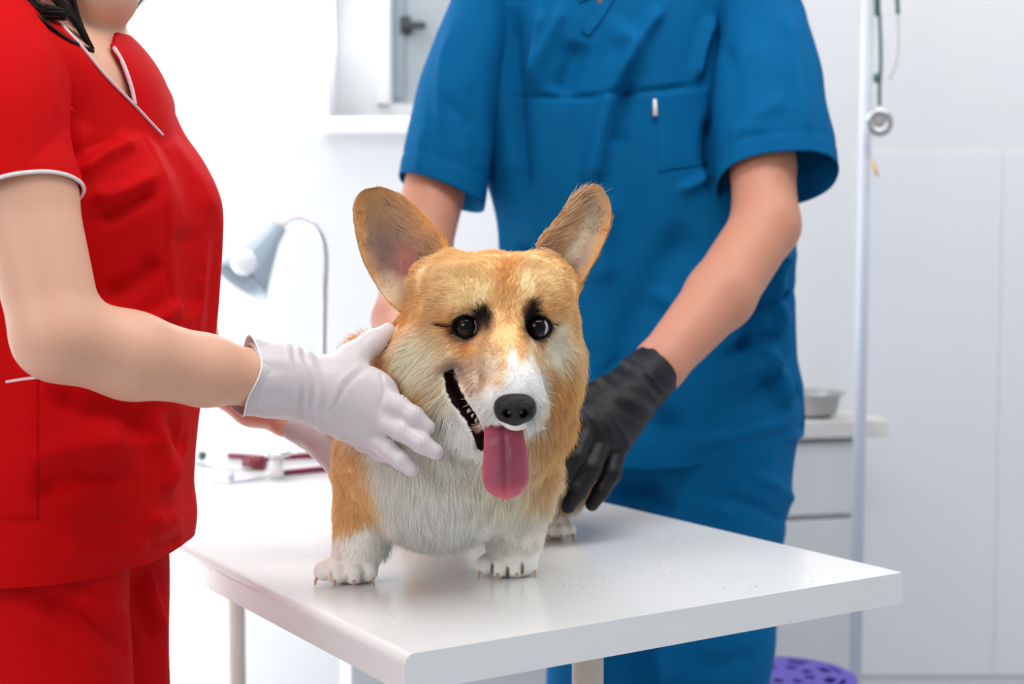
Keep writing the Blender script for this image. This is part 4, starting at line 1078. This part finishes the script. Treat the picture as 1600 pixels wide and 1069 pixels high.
# hair: a cap on the skull and long loose strands falling over the shoulder
hair = solid_obj('hair', [ell(gN(0, -.028, .052), (.084, .088, .086), RN, .02), ell(gN(0, -.075, -.03), (.062, .040, .085), RN, .03), cap(gN(-.07, -.01, .02), gN(-.062, -.03, -.11), .018, .012, .02), cap(gN(.07, -.01, .02), gN(.062, -.03, -.11), .018, .012, .02)], .004, M['hair'], nurse,
                 disp=lambda V: .002 * vnoise(V * np.array([90, 90, 12]), 5))
def strands(name, guides, mat, parent, rad=.00028):
    n_ = 16; allp = []
    for g_, cnt, spread in guides:
        base = catmull([tuple(p) for p in g_], n_)
        for _ in range(cnt):
            a = rng.normal(0, 1, 3) * spread; b = rng.normal(0, 1, 3) * spread; t_ = np.linspace(0, 1, n_)[:, None]
            allp.append(base + a * (1 - t_) + b * t_ * (1 - .75 * t_))
    allp = np.array(allp); hc = bpy.data.hair_curves.new(name); hc.add_curves([n_] * len(allp))
    hc.attributes['position'].data.foreach_set('vector', allp.astype(np.float32).ravel())
    a = hc.attributes.get('radius') or hc.attributes.new('radius', 'FLOAT', 'POINT'); a.data.foreach_set('value', np.full(len(allp) * n_, rad, np.float32))
    return finish(bpy.data.objects.new(name, hc), mat, parent)
strands('loose_hair', [
    ([gN(.03, -.06, .1), P(40, -80, 1.36), P(85, -10, 1.335), P(118, 35, 1.33), P(143, 76, 1.335)], 120, .0045),
    ([gN(.03, -.08, .08), P(0, -100, 1.33), P(-30, -30, 1.30), P(0, 6, 1.29), P(55, 26, 1.285), P(105, 62, 1.30), P(146, 80, 1.325)], 160, .0022),
    ([gN(.03, -.08, .08), P(20, -100, 1.33), P(30, -40, 1.31), P(50, 12, 1.30), P(98, 22, 1.31)], 420, .0080),
    ([gN(.0, -.09, .08), P(20, -100, 1.36), P(10, -40, 1.33), P(-20, 0, 1.29), P(-60, 12, 1.27)], 200, .006),
    ([gN(.05, .02, .1), P(100, -90, 1.35), P(108, -20, 1.345), P(120, 25, 1.345), P(137, 62, 1.35)], 90, .003),
    ([gN(-.06, .03, .1), P(225, -60, 1.44), P(230, -15, 1.44), P(205, 20, 1.45), P(185, 32, 1.45)], 14, .0018),
], M['hair'], nurse)
pn_ = [ell((-.462, 1.43, .84), (.082, .142, .11), None, .04)]
# ---- tunic
zk = [  # z, shoulder half-width, front depth, back depth
 (1.335, .052, .058, .058), (1.315, .085, .064, .064), (1.290, .128, .074, .078), (1.262, .158, .086, .09), (1.22, .170, .105, .10), (1.16, .172, .122, .105), (1.10, .165, .118, .10), (1.00, .152, .105, .10), (.92, .160, .108, .105), (.84, .172, .118, .112), (.784, .180, .122, .118)]
sil = np.array([(20, 150), (50, 164), (70, 176), (100, 208), (130, 240), (165, 275), (200, 284), (255, 320), (300, 344), (330, 350), (400, 346), (470, 341), (530, 335), (560, 326), (640, 308), (700, 303), (760, 301), (800, 296), (840, 284), (870, 281), (900, 277)], float)
nz, nt = 230, 300
zs_ = np.linspace(1.335, .784, nz); K = interp_keys(zk, zs_); V = []
th = np.linspace(0, 2 * math.pi, nt, endpoint=False); e = 2 / 2.35
f3, s3 = np.array(fN), np.array(sN); cshift = []
for i in range(nz):
    a, bf_, bb = K[i]; c_, s_ = np.cos(th), np.sin(th)
    xf = np.sign(c_) * np.abs(c_) ** e * np.where(c_ > 0, bf_, bb); xs = np.sign(s_) * np.abs(s_) ** e * a
    bust = .020 * math.exp(-((zs_[i] - 1.165) / .075) ** 2)
    xf += np.where(c_ > 0, bust * (np.exp(-((xs - .075) / .065) ** 2) + np.exp(-((xs + .075) / .065) ** 2)), 0)
    p = np.array([-.45, ny, zs_[i]]) + xf[:, None] * f3 + xs[:, None] * s3
    q = proj(p); j = q[:, 0].argmax(); tgt = np.interp(q[j, 1], sil[:, 0], sil[:, 1])
    cshift.append((tgt - q[j, 0]) / F * p[j, 1]); V.append(p)
cshift = np.convolve(np.pad(cshift, 6, 'edge'), np.ones(13) / 13, 'valid')
for i in range(nz): V[i][:, 0] += cshift[i]
V = np.concatenate(V); Q = grid_quads(nz, nt); Q, N = outward(V, Q, V.mean(0))
zz = V[:, 2]; low = smooth01((1.05 - zz) / .15)
amp_ = .0055 * (1 - np.exp(-((zz - 1.335) / .04) ** 2))
V = V + N * (drape(V, 1.0, 13, 5, 21) * amp_)[:, None]
hem_ = smooth01((.85 - V[:, 2]) / .06); V = V + N * (.010 * hem_)[:, None]; N = vnormals(V, Q)
V = folds(V, N, [(a_, b_, c_ * (1.5 if abs(c_) > .0026 else 1)) for a_, b_, c_ in [
    ([(112, 255), (150, 225), (190, 215)], 12, -.004), ([(118, 275), (165, 240), (215, 220)], 12, .006), ([(108, 150), (112, 200), (118, 260)], 9, -.009),
    ([(150, 345), (200, 325), (245, 295)], 13, -.006), ([(140, 310), (190, 300), (250, 270)], 13, .005),
    ([(255, 260), (258, 340), (262, 430), (275, 500)], 3, -.0022), ([(215, 205), (245, 250), (262, 300)], 3, -.002),
    ([(250, 212), (300, 270), (338, 345)], 14, .003), ([(290, 350), (300, 420), (308, 500)], 24, -.005),
    ([(228, 630), (230, 720), (226, 812)], 2.5, -.0025), ([(0, 815), (120, 814), (226, 820)], 2.5, -.0025),
    ([(60, 605), (140, 640), (210, 650), (225, 700)], 26, -.010), ([(50, 770), (130, 745), (220, 755)], 16, -.006), ([(20, 720), (120, 700), (215, 690)], 18, .006),
    ([(90, 850), (170, 862), (240, 850)], 14, .004), ([(250, 770), (275, 740), (295, 690)], 14, .005), ([(235, 800), (255, 820), (280, 800)], 14, .005), ([(225, 850), (260, 852), (285, 838)], 8, -.003),
    ([(160, 470), (220, 440), (250, 400)], 16, -.006), ([(170, 500), (240, 500), (290, 470)], 12, .005), ([(235, 640), (255, 700), (262, 760)], 12, .005), ([(268, 640), (280, 690), (285, 720)], 9, -.005),
]])
tors = [p for p in nd[:7]]; N = vnormals(V, Q); V = clear_of(V, N, [nd[0], nd[1], nd[2], nd[5], nd[6]] + pn_[:1] + [cap((x, y, .80), (x + .012, y, .50), .086, .078, .03) for x, y in nl], .006, Q)
# V neckline cut out of the front
PX = proj(V); fc = V[Q].mean(1); fpx = PX[Q].mean(1); Nf = vnormals(V, Q)[Q].mean(1)
from_front = (Nf @ np.array([fN.x, fN.y, 0]) > .05) | (fc[:, 2] > 1.318)
neck_poly = np.array([(40, -60), (62, 0), (100, 42), (130, 75), (165, 118), (212, 166), (205, 135), (190, 98), (176, 72), (186, 40), (210, -60)], float)
def inpoly(p, poly):
    r = np.zeros(len(p), bool); n = len(poly)
    for i in range(n):
        a, b = poly[i], poly[(i + 1) % n]
        c = (a[1] > p[:, 1]) != (b[1] > p[:, 1]); xx = (b[0] - a[0]) * (p[:, 1] - a[1]) / (b[1] - a[1] + 1e-9) + a[0]
        r ^= c & (p[:, 0] < xx)
    return r
full_tree = bvh(V, Q)
cut = inpoly(fpx, neck_poly) & from_front
tun = cloth_link('tunic', V, Q[~cut], M['red'], nurse, .0025)
stitch('neck_piping', full_tree, [(62, 0), (100, 42), (130, 75), (165, 118), (212, 166), (236, 192), (254, 211)], .0016, M['piping'], tun, .0012)
stitch('neck_piping', full_tree, [(178, 74), (192, 98), (205, 135), (211, 163)], .0020, M['piping'], tun, .0015)
stitch('pocket_piping', full_tree, [(10, 597), (35, 593), (60, 590)], .0016, M['piping'], tun, .0012)
# hem band: a lip at the lower edge
pk = patch_cloth('pocket', full_tree, [(-40, 600), (60, 592), (60, 812), (-40, 812)], M['red'], tun, .0022, 24)
# ---- near sleeve
so, SV, ST = sleeve('sleeve', [P(8, 45, 1.315), P(4, 110, 1.285), P(8, 190, 1.252), P(18, 318, 1.226)], [.040, .056, .0540, .0475], [.045, .058, .058, .054], M['red'], nurse, tilt_side=-.22, tilt_depth=-.05, seed=31, amp=.0025, cuff=0, arm=chain(ra[:3], [.045, .0435, .0385]),
    strokes=[([(95, 130), (104, 190), (108, 235)], 8, -.003), ([(60, 60), (80, 120), (100, 190)], 12, .003)])
ring = [Vector(p) for p in SV[-1]]; 
tube('sleeve_piping', ring + ring[:2], .0017, M['white_piping'], so, 8)
so2, SV2, _ = sleeve('sleeve', [nsh_l + Vector((-.01, -.03, .0)), nsh_l + Vector((.0, .01, -.03)), P(240, 275, 1.60)], [.03, .045, .046], [.04, .055, .052], M['red'], nurse, seed=33, amp=.002, cuff=0, arm=chain(la[:3], [.042, .038, .036]))
# ---- trousers
for (x, y) in nl: pn_ += chain([Vector((x, y, .80)), Vector((x + .012, y, .50)), Vector((x - .005, y, .09))], [.086, .078, .072], .03)
V, Q = solid(pn_, .005); V = relax(V, Q, 3)
q = proj(V); N = vnormals(V, Q)
V = V + N * (drape(V, .005, 14, 5, 41) )[:, None]
N = vnormals(V, Q)
V = folds(V, N, [([(60, 925), (130, 960), (215, 1030)], 10, -.007), ([(30, 945), (110, 990), (180, 1050)], 12, .006), ([(120, 930), (180, 960), (235, 1010)], 10, .006), ([(225, 890), (238, 940), (256, 1000)], 9, .009), ([(208, 900), (222, 950), (240, 1010)], 7, -.007)])
link_mesh('trousers', V, Q, M['red'], nurse)
# ---- gloves
wr_ax = (np.array(wr[1]) - np.array(wr[0])); wr_ax /= np.linalg.norm(wr_ax)
def wdisp(V):
    p = proj(V); d = np.zeros(len(V))
    for x0, a_, w_ in ((460, .0009, 4), (470, -.0010, 3), (477, .0009, 3), (486, -.0008, 3), (494, .0009, 4), (506, -.0006, 4)):
        d += a_ * np.exp(-((p[:, 0] - x0 - .12 * (p[:, 1] - 600) + 5 * np.sin(p[:, 1] * .06)) / w_) ** 2)
    d += .0015 * vnoise(V * np.array([40, 40, 110]), 7) * np.clip((500 - p[:, 0]) / 60, 0, 1)
    for k_ in ((628, 622), (636, 668), (614, 703), (662, 690), (648, 640)):
        d += .0007 * np.exp(-(((p[:, 0] - k_[0]) / 9) ** 2 + ((p[:, 1] - k_[1]) / 9) ** 2)) * np.sin((p[:, 0] - k_[0]) * 1.1)
    for pts, w_, a_ in (([(520, 640), (545, 600), (580, 570)], 4, -.0007), ([(530, 690), (520, 650), (530, 600), (560, 570)], 4, .0006), ([(592, 640), (600, 610), (596, 585)], 3, -.0008)):
        dd, _ = seg_dist(p, catmull(pts, 20)); d += a_ * np.exp(-(dd / w_) ** 2)
    return d
cuffcut = cap(np.array(wr[0]) - wr_ax * .02, np.array(wr[0]) + wr_ax * .020, .0325, .0300, .002, '-'); cuffend = cap(np.array(wr[0]) - wr_ax * .3, np.array(wr[0]) - wr_ax * .058, .06, .06, .001, '-')
gl = glove_obj('glove', wg + [cuffcut, cuffend], .0016, M['latex'], nurse, wdisp)
# rolled cuff rim with the raised corner
c0_ = np.array(wr[0]) - wr_ax * .0; up_ = np.array([0, 0, 1.0]); up_ -= wr_ax * (up_ @ wr_ax); up_ /= np.linalg.norm(up_); dp_ = np.cross(wr_ax, up_)
rv, rq = [], []
nr, na = 14, 90
for i in range(nr):
    t_ = i / (nr - 1)
    for j in range(na):
        a = 2 * math.pi * j / na; peak = math.exp(-((a - math.pi / 2) / .38) ** 2)
        r_ = .0352 + .0010 * (1 - t_) + .0012 * math.sin(a * 5 + 1) * (1 - t_) + .0045 * peak * (1 - t_)
        rv.append(c0_ + wr_ax * (.022 * t_ - .002 * (1 - t_) + .0030 * math.sin(3 * a) * (1 - t_) + .004 * (1 - t_) * math.sin(a) - .008 * (1 - t_)) + r_ * (math.sin(a) * up_ + math.cos(a) * dp_))
rv = np.array(rv); rq = grid_quads(nr, na); rq, _n = outward(rv, rq, rv.mean(0))
cuff = cloth_link('cuff', rv, rq, M['latex'], gl, .0008)
ringp = [Vector(p) for p in rv[:na]]; tube('cuff_rim', ringp + ringp[:2], .0010, M['latex_rim'], gl, 8)
glove_obj('glove', fwg, .0020, M['latex'], nurse, lambda V: .0010 * vnoise(V * 80, 9))
# ================================================================== the person in blue
vy = 2.17
vet = empty('person', (.19, vy, 0), 'person in blue scrubs and black gloves standing behind the corgi', 'person')
vd = [ell((.19, vy, 1.33), (.165, .095, .17), None, .06), ell((.175, vy, 1.47), (.17, .085, .07), None, .05), ell((.20, vy, 1.08), (.16, .095, .17), None, .06), ell((.20, vy, .88), (.17, .10, .13), None, .05)]
vsl, vsr = P(1165, -10, 2.15), P(768, -10, 2.15)
vnb = Vector((.145, vy - .005, 1.52)); vnt = Vector((.140, vy - .03, 1.66))
vd += [cap(vnb, vnt, .066, .060, .03), cap(vnb, vsl, .055, .050, .05), cap(vnb, vsr, .055, .050, .05)]
va = [vsl, P(1192, 260, 2.03), P(1196, 352, 1.985), P(1125, 462, 1.90), P(1030, 572, 1.81), bw[1]]
vd += chain(va, [.050, .0455, .0480, .0470, .0335, .028], .014)
vb = [vsr, P(690, 250, 2.10), P(655, 395, 2.03), P(624, 500, 1.90), P(640, 560, 1.80)]
vd += chain(vb, [.050, .047, .0455, .036, .030], .014)
vl = [(.130, 2.21), (.306, 2.16)]
for (x, y) in vl: vd += chain([Vector((x, y, .85)), Vector((x, y, .48)), Vector((x, y, .10))], [.088, .058, .045], .04)
hp2, gV, RV = head_prims((.138, vy - .035, 1.755), (-.05, -1, -.18), (0, 0, 1), 1.08)
vd += hp2
V, Q = solid(vd, .005); V = relax(V, Q, 3)
link_mesh('body', V, Q, M['skin_m'], vet)
add_face(gV, RV, vet, 1.08, M['hair'], M['lips'])
solid_obj('hair', [ell(gV(0, -.028, .060), (.086, .094, .084), RV, .02), ell(gV(0, -.07, .0), (.070, .035, .06), RV, .03), ell(gV(0, .03, .10), (.06, .05, .03), RV, .03)], .005, M['hair'], vet, disp=lambda V: .002 * vnoise(V * np.array([90, 40, 90]), 5))
shoe(vet, (vl[0][0], vl[0][1] + .05, 0), (0, -1, 0), M['shoe']); shoe(vet, (vl[1][0], vl[1][1] + .05, 0), (0, -1, 0), M['shoe'])
# ---- tunic
yk = [  # z, left px, right px, front, back
 (1.600, 862, 1000, .062, .075), (1.585, 838, 1030, .078, .085), (1.560, 795, 1075, .092, .10), (1.525, 760, 1120, .105, .115), (1.47, 745, 1135, .118, .12), (1.40, 738, 1138, .124, .125), (1.32, 745, 1150, .126, .125), (1.22, 760, 1200, .124, .12), (1.13, 776, 1240, .118, .115), (1.04, 778, 1242, .116, .112), (.95, 772, 1243, .118, .115), (.87, 766, 1254, .122, .118), (.80, 762, 1258, .124, .12), (.778, 762, 1257, .124, .12)]
nz, nt = 250, 320
zs_ = np.linspace(1.600, .778, nz); K = interp_keys(yk, zs_); V = []
th = np.linspace(0, 2 * math.pi, nt, endpoint=False); e = 2 / 2.5
for i in range(nz):
    xl, xr = (K[i][0] - 800) / F * vy, (K[i][1] - 800) / F * vy; c_, s_ = np.cos(th), np.sin(th)
    x = (xl + xr) / 2 + np.sign(c_) * np.abs(c_) ** e * (xr - xl) / 2
    y = vy - np.sign(s_) * np.abs(s_) ** e * np.where(s_ > 0, K[i][2], K[i][3])
    V.append(np.stack([x, y, np.full(nt, zs_[i])], 1))
V = np.concatenate(V); Q = grid_quads(nz, nt); Q, N = outward(V, Q, V.mean(0))
top = np.clip((1.600 - V[:, 2]) / .05, 0, 1)
V[:, 2] += smooth01((.95 - V[:, 2]) / .15) * .038 * smooth01((proj(V)[:, 0] - 1040) / 210); N = vnormals(V, Q)
FS = 2.5
V = V + N * (drape(V, .0085, 11, 3.6, 51) * top)[:, None]; N = vnormals(V, Q)
V = folds(V, N, [(a_, b_, c_ * FS) for a_, b_, c_ in [
    ([(960, 40), (985, 75), (955, 140), (930, 250), (925, 290)], 14, .012), ([(905, 60), (890, 110), (870, 150)], 20, -.008), ([(848, 10), (838, 80), (842, 150)], 9, .007), ([(800, 0), (800, 100), (812, 230), (818, 330)], 16, -.008), ([(825, 140), (860, 60), (880, 10)], 10, .006),
    ([(1035, 10), (1000, 60), (965, 130)], 10, .007), ([(1115, 20), (1095, 80), (1085, 130)], 9, .006), ([(985, 120), (965, 180), (960, 240)], 12, -.007), ([(780, 148), (900, 152), (1010, 142), (1100, 132)], 3, -.0035),
    ([(1115, 180), (1112, 240), (1118, 300)], 10, -.012), ([(1090, 350), (1040, 420), (990, 520), (960, 640)], 30, -.008), ([(950, 300), (940, 380), (950, 450)], 18, .007), ([(1060, 300), (1100, 280), (1115, 260)], 7, .006),
    ([(940, 560), (1000, 640), (1080, 680)], 22, -.010), ([(1195, 540), (1215, 590), (1232, 640)], 11, .010), ([(1130, 560), (1180, 530), (1225, 520)], 9, -.006), ([(1120, 600), (1180, 575), (1220, 570)], 10, .006), ([(1160, 640), (1200, 600), (1215, 560)], 10, -.006),
    ([(1225, 380), (1215, 450), (1225, 520)], 10, .007), ([(1185, 430), (1180, 500), (1160, 560)], 12, -.007), ([(1170, 480), (1215, 470), (1240, 455)], 8, -.006), ([(1180, 400), (1220, 410), (1240, 400)], 8, .005),
    ([(1240, 600), (1250, 640), (1258, 680)], 8, -.006), ([(1080, 690), (1150, 680), (1240, 650)], 14, .006), ([(800, 380), (850, 420), (880, 500)], 14, -.006), ([(1020, 450), (1060, 480), (1110, 500)], 12, .006)]])
N = vnormals(V, Q); V = clear_of(V, N, [vd[0], vd[1], vd[2], vd[3], vd[5], vd[6]], .006, Q)
PX = proj(V); full_tree = bvh(V, Q); fc = V[Q].mean(1); fpx = PX[Q].mean(1)
cut = inpoly(fpx, np.array([(850, -300), (862, -150), (890, -80), (936, 8), (975, -80), (1005, -150), (1010, -300)], float)) & (fc[:, 1] < vy)
vt = cloth_link('tunic', V, Q[~cut], M['blue'], vet, .0025)
# overlapping neckband
def band(name, pts, wpx, off, flip=1):
    c = catmull(pts, 40); tn = np.gradient(c, axis=0); tn /= np.linalg.norm(tn, axis=1)[:, None]; nn_ = np.stack([-tn[:, 1], tn[:, 0]], 1) * flip
    V_, k = [], 6
    for i in range(len(c)):
        for j in range(k):
            q_ = hit(full_tree, *(c[i] + nn_[i] * wpx * j / (k - 1)), off)
            V_.append(tuple(q_) if q_ is not None else V_[-1])
    V_ = np.array(V_); Q_ = np.array([(i * k + j, i * k + j + 1, (i + 1) * k + j + 1, (i + 1) * k + j) for i in range(len(c) - 1) for j in range(k - 1)])
    if vnormals(V_, Q_)[:, 1].mean() > 0: Q_ = Q_[:, ::-1]
    return cloth_link(name, V_, Q_, M['blue'], vt, .0018)
band('neckband', [(872, -110), (905, -55), (928, -6)], 24, .003, 1)
band('neckband', [(998, -110), (965, -45), (936, 10), (908, 48)], 15, .0034, -1)
patch_cloth('pocket', full_tree, [(1024, 150), (1108, 138), (1106, 258), (1028, 270)], M['blue'], vt, .0026, 28)
q0 = hit(full_tree, 1023, 155, .007); q1 = hit(full_tree, 1024, 181, .007)
clip_ = tube('pen_clip', [q0, q1], [.0028, .0042], M['tag_white'], None, 10); tag(clip_, 'small white pen clip at the edge of the blue chest pocket', 'clip')
# ---- sleeves
S1 = sleeve('sleeve', [P(1090, -72, 2.17), P(1160, -30, 2.15), P(1190, 60, 2.11), P(1200, 160, 2.06), P(1214, 282, 2.03)], [.036, .060, .070, .082, .088], [.05, .072, .074, .074, .074], M['blue'], vet, tilt_side=.0, tilt_depth=.26, seed=61, amp=.007, cuff=.029,
    strokes=[([(1228, 10), (1245, 80), (1255, 160), (1268, 225)], 9, .006), ([(1215, 30), (1228, 100), (1240, 170)], 9, -.004), ([(1130, 60), (1150, 130), (1140, 200)], 14, -.005), ([(1160, 190), (1200, 170), (1230, 150)], 12, .004), ([(1135, 215), (1165, 200), (1200, 200)], 9, .004), ([(1280, 250), (1288, 262), (1292, 275)], 6, -.003)])
S2 = sleeve('sleeve', [P(845, -72, 2.17), P(778, -35, 2.16), P(745, 50, 2.14), P(712, 160, 2.11), P(690, 302, 2.09)], [.036, .052, .056, .063, .0655], [.05, .070, .072, .072, .072], M['blue'], vet, tilt_side=.22, tilt_depth=.04, seed=71, amp=.007, cuff=.026,
    strokes=[([(705, 40), (690, 100), (686, 160), (695, 220)], 7, .006), ([(660, 190), (655, 240), (650, 270)], 8, .004), ([(735, 120), (742, 200), (748, 260)], 12, -.005), ([(690, 150), (720, 180), (740, 200)], 9, -.005), ([(668, 130), (672, 190), (668, 250)], 8, -.003)])
# ---- trousers
pv = [ell((.238, 2.19, .86), (.214, .108, .11), Matrix.Rotation(math.radians(-20), 3, 'Z'), .04)]
pv += chain([Vector((.322, 2.165, .80)), Vector((.312, 2.15, .50)), Vector((.300, 2.16, .09))], [.122, .096, .080], .03)
pv += chain([Vector((.138, 2.22, .82)), Vector((.148, 2.21, .52)), Vector((.130, 2.21, .09))], [.112, .090, .078], .03)
V, Q = solid(pv, .005); V = relax(V, Q, 3); N = vnormals(V, Q)
V = V + N * drape(V, .006, 12, 5, 81)[:, None]; N = vnormals(V, Q)
V = folds(V, N, [([(1120, 770), (1180, 790), (1240, 820)], 9, -.007), ([(1170, 740), (1215, 760), (1245, 790)], 8, .006), ([(1040, 770), (1100, 790), (1160, 810)], 12, .006), ([(960, 760), (1020, 760), (1060, 800)], 14, -.01), ([(1035, 1010), (1045, 1040), (1055, 1069)], 14, .010), ([(1080, 1030), (1130, 1040), (1180, 1020)], 14, -.008), ([(1215, 690), (1190, 730), (1165, 760)], 8, -.005)])
link_mesh('trousers', V, Q, M['blue'], vet)
# ---- gloves
def bdisp(V):
    p = proj(V); d = .0007 * vnoise(V * np.array([70, 70, 70]), 17)
    ax = np.array([-.64, .77]); s_ = (p - np.array([1015, 585])) @ ax
    for s0_, a_, w_ in ((6, .0014, 3), (15, -.0013, 4), (26, .0013, 5), (38, -.0012, 5), (52, .001, 5), (66, -.001, 5)):
        d += a_ * np.exp(-((s_ - s0_ + 4 * np.sin(p[:, 0] * .07)) / w_) ** 2)
    for pts, w_, a_ in (([(905, 640), (925, 665), (930, 690)], 4, -.001), ([(935, 650), (950, 680), (955, 700)], 4, -.001), ([(950, 640), (975, 680), (985, 700)], 4, .001)):
        dd, _ = seg_dist(p, catmull(pts, 20)); d += a_ * np.exp(-(dd / w_) ** 2)
    return d
bax = (np.array(bw[1]) - np.array(bw[0])); bax /= np.linalg.norm(bax)
g1 = glove_obj('glove', bgl + [cap(np.array(bw[0]) - bax * .2, np.array(bw[0]) - bax * .052, .05, .05, .0015, '-')], .0020, M['nitrile'], vet, bdisp)
u_ = np.cross(bax, [0, 0, 1.0]); u_ /= np.linalg.norm(u_); w_ = np.cross(bax, u_); bc_ = np.array(bw[0]) - bax * .0045
rp = [Vector(bc_ + .0355 * (math.cos(a) * u_ + math.sin(a) * w_) + bax * .002 * math.sin(2 * a)) for a in np.linspace(0, 2 * math.pi, 48, endpoint=False)]
rv = []
for i in range(8):
    for p in rp: rv.append(np.array(p) + bax * (i / 7) * .022 + (np.array(p) - bc_) * (.0 - .03 * i / 7))
rv = np.array(rv); rq = grid_quads(8, 48); rq, _n = outward(rv, rq, rv.mean(0)); cloth_link('cuff', rv, rq, M['nitrile'], g1, .0008)
tube('cuff_rim', rp + rp[:2], .0011, M['nitrile'], g1, 8)
hg = [cap(P(636, 545, 1.82), vb[4], .037, .036, .02), cap(vb[4], P(656, 578, 1.73), .034, .030, .02)]
for i in range(4):
    k_ = P(650 + i * 12, 588 - i * 3, 1.69 + .012 * i) + Vector((0, 0, .004)); hg.append(cap(P(650, 570, 1.72), k_, .022, .012, .015)); hg += chain([k_, k_ + Vector((.022, -.02, -.006)), k_ + Vector((.040, -.03, -.022))], [.0115, .0105, .0088], .0045)
hg += chain([P(640, 556, 1.73), P(622, 585, 1.70), P(625, 610, 1.68)], [.016, .0125, .010], .01)
glove_obj('glove', hg, .0025, M['nitrile'], vet, lambda V: .001 * vnoise(V * 70, 19))
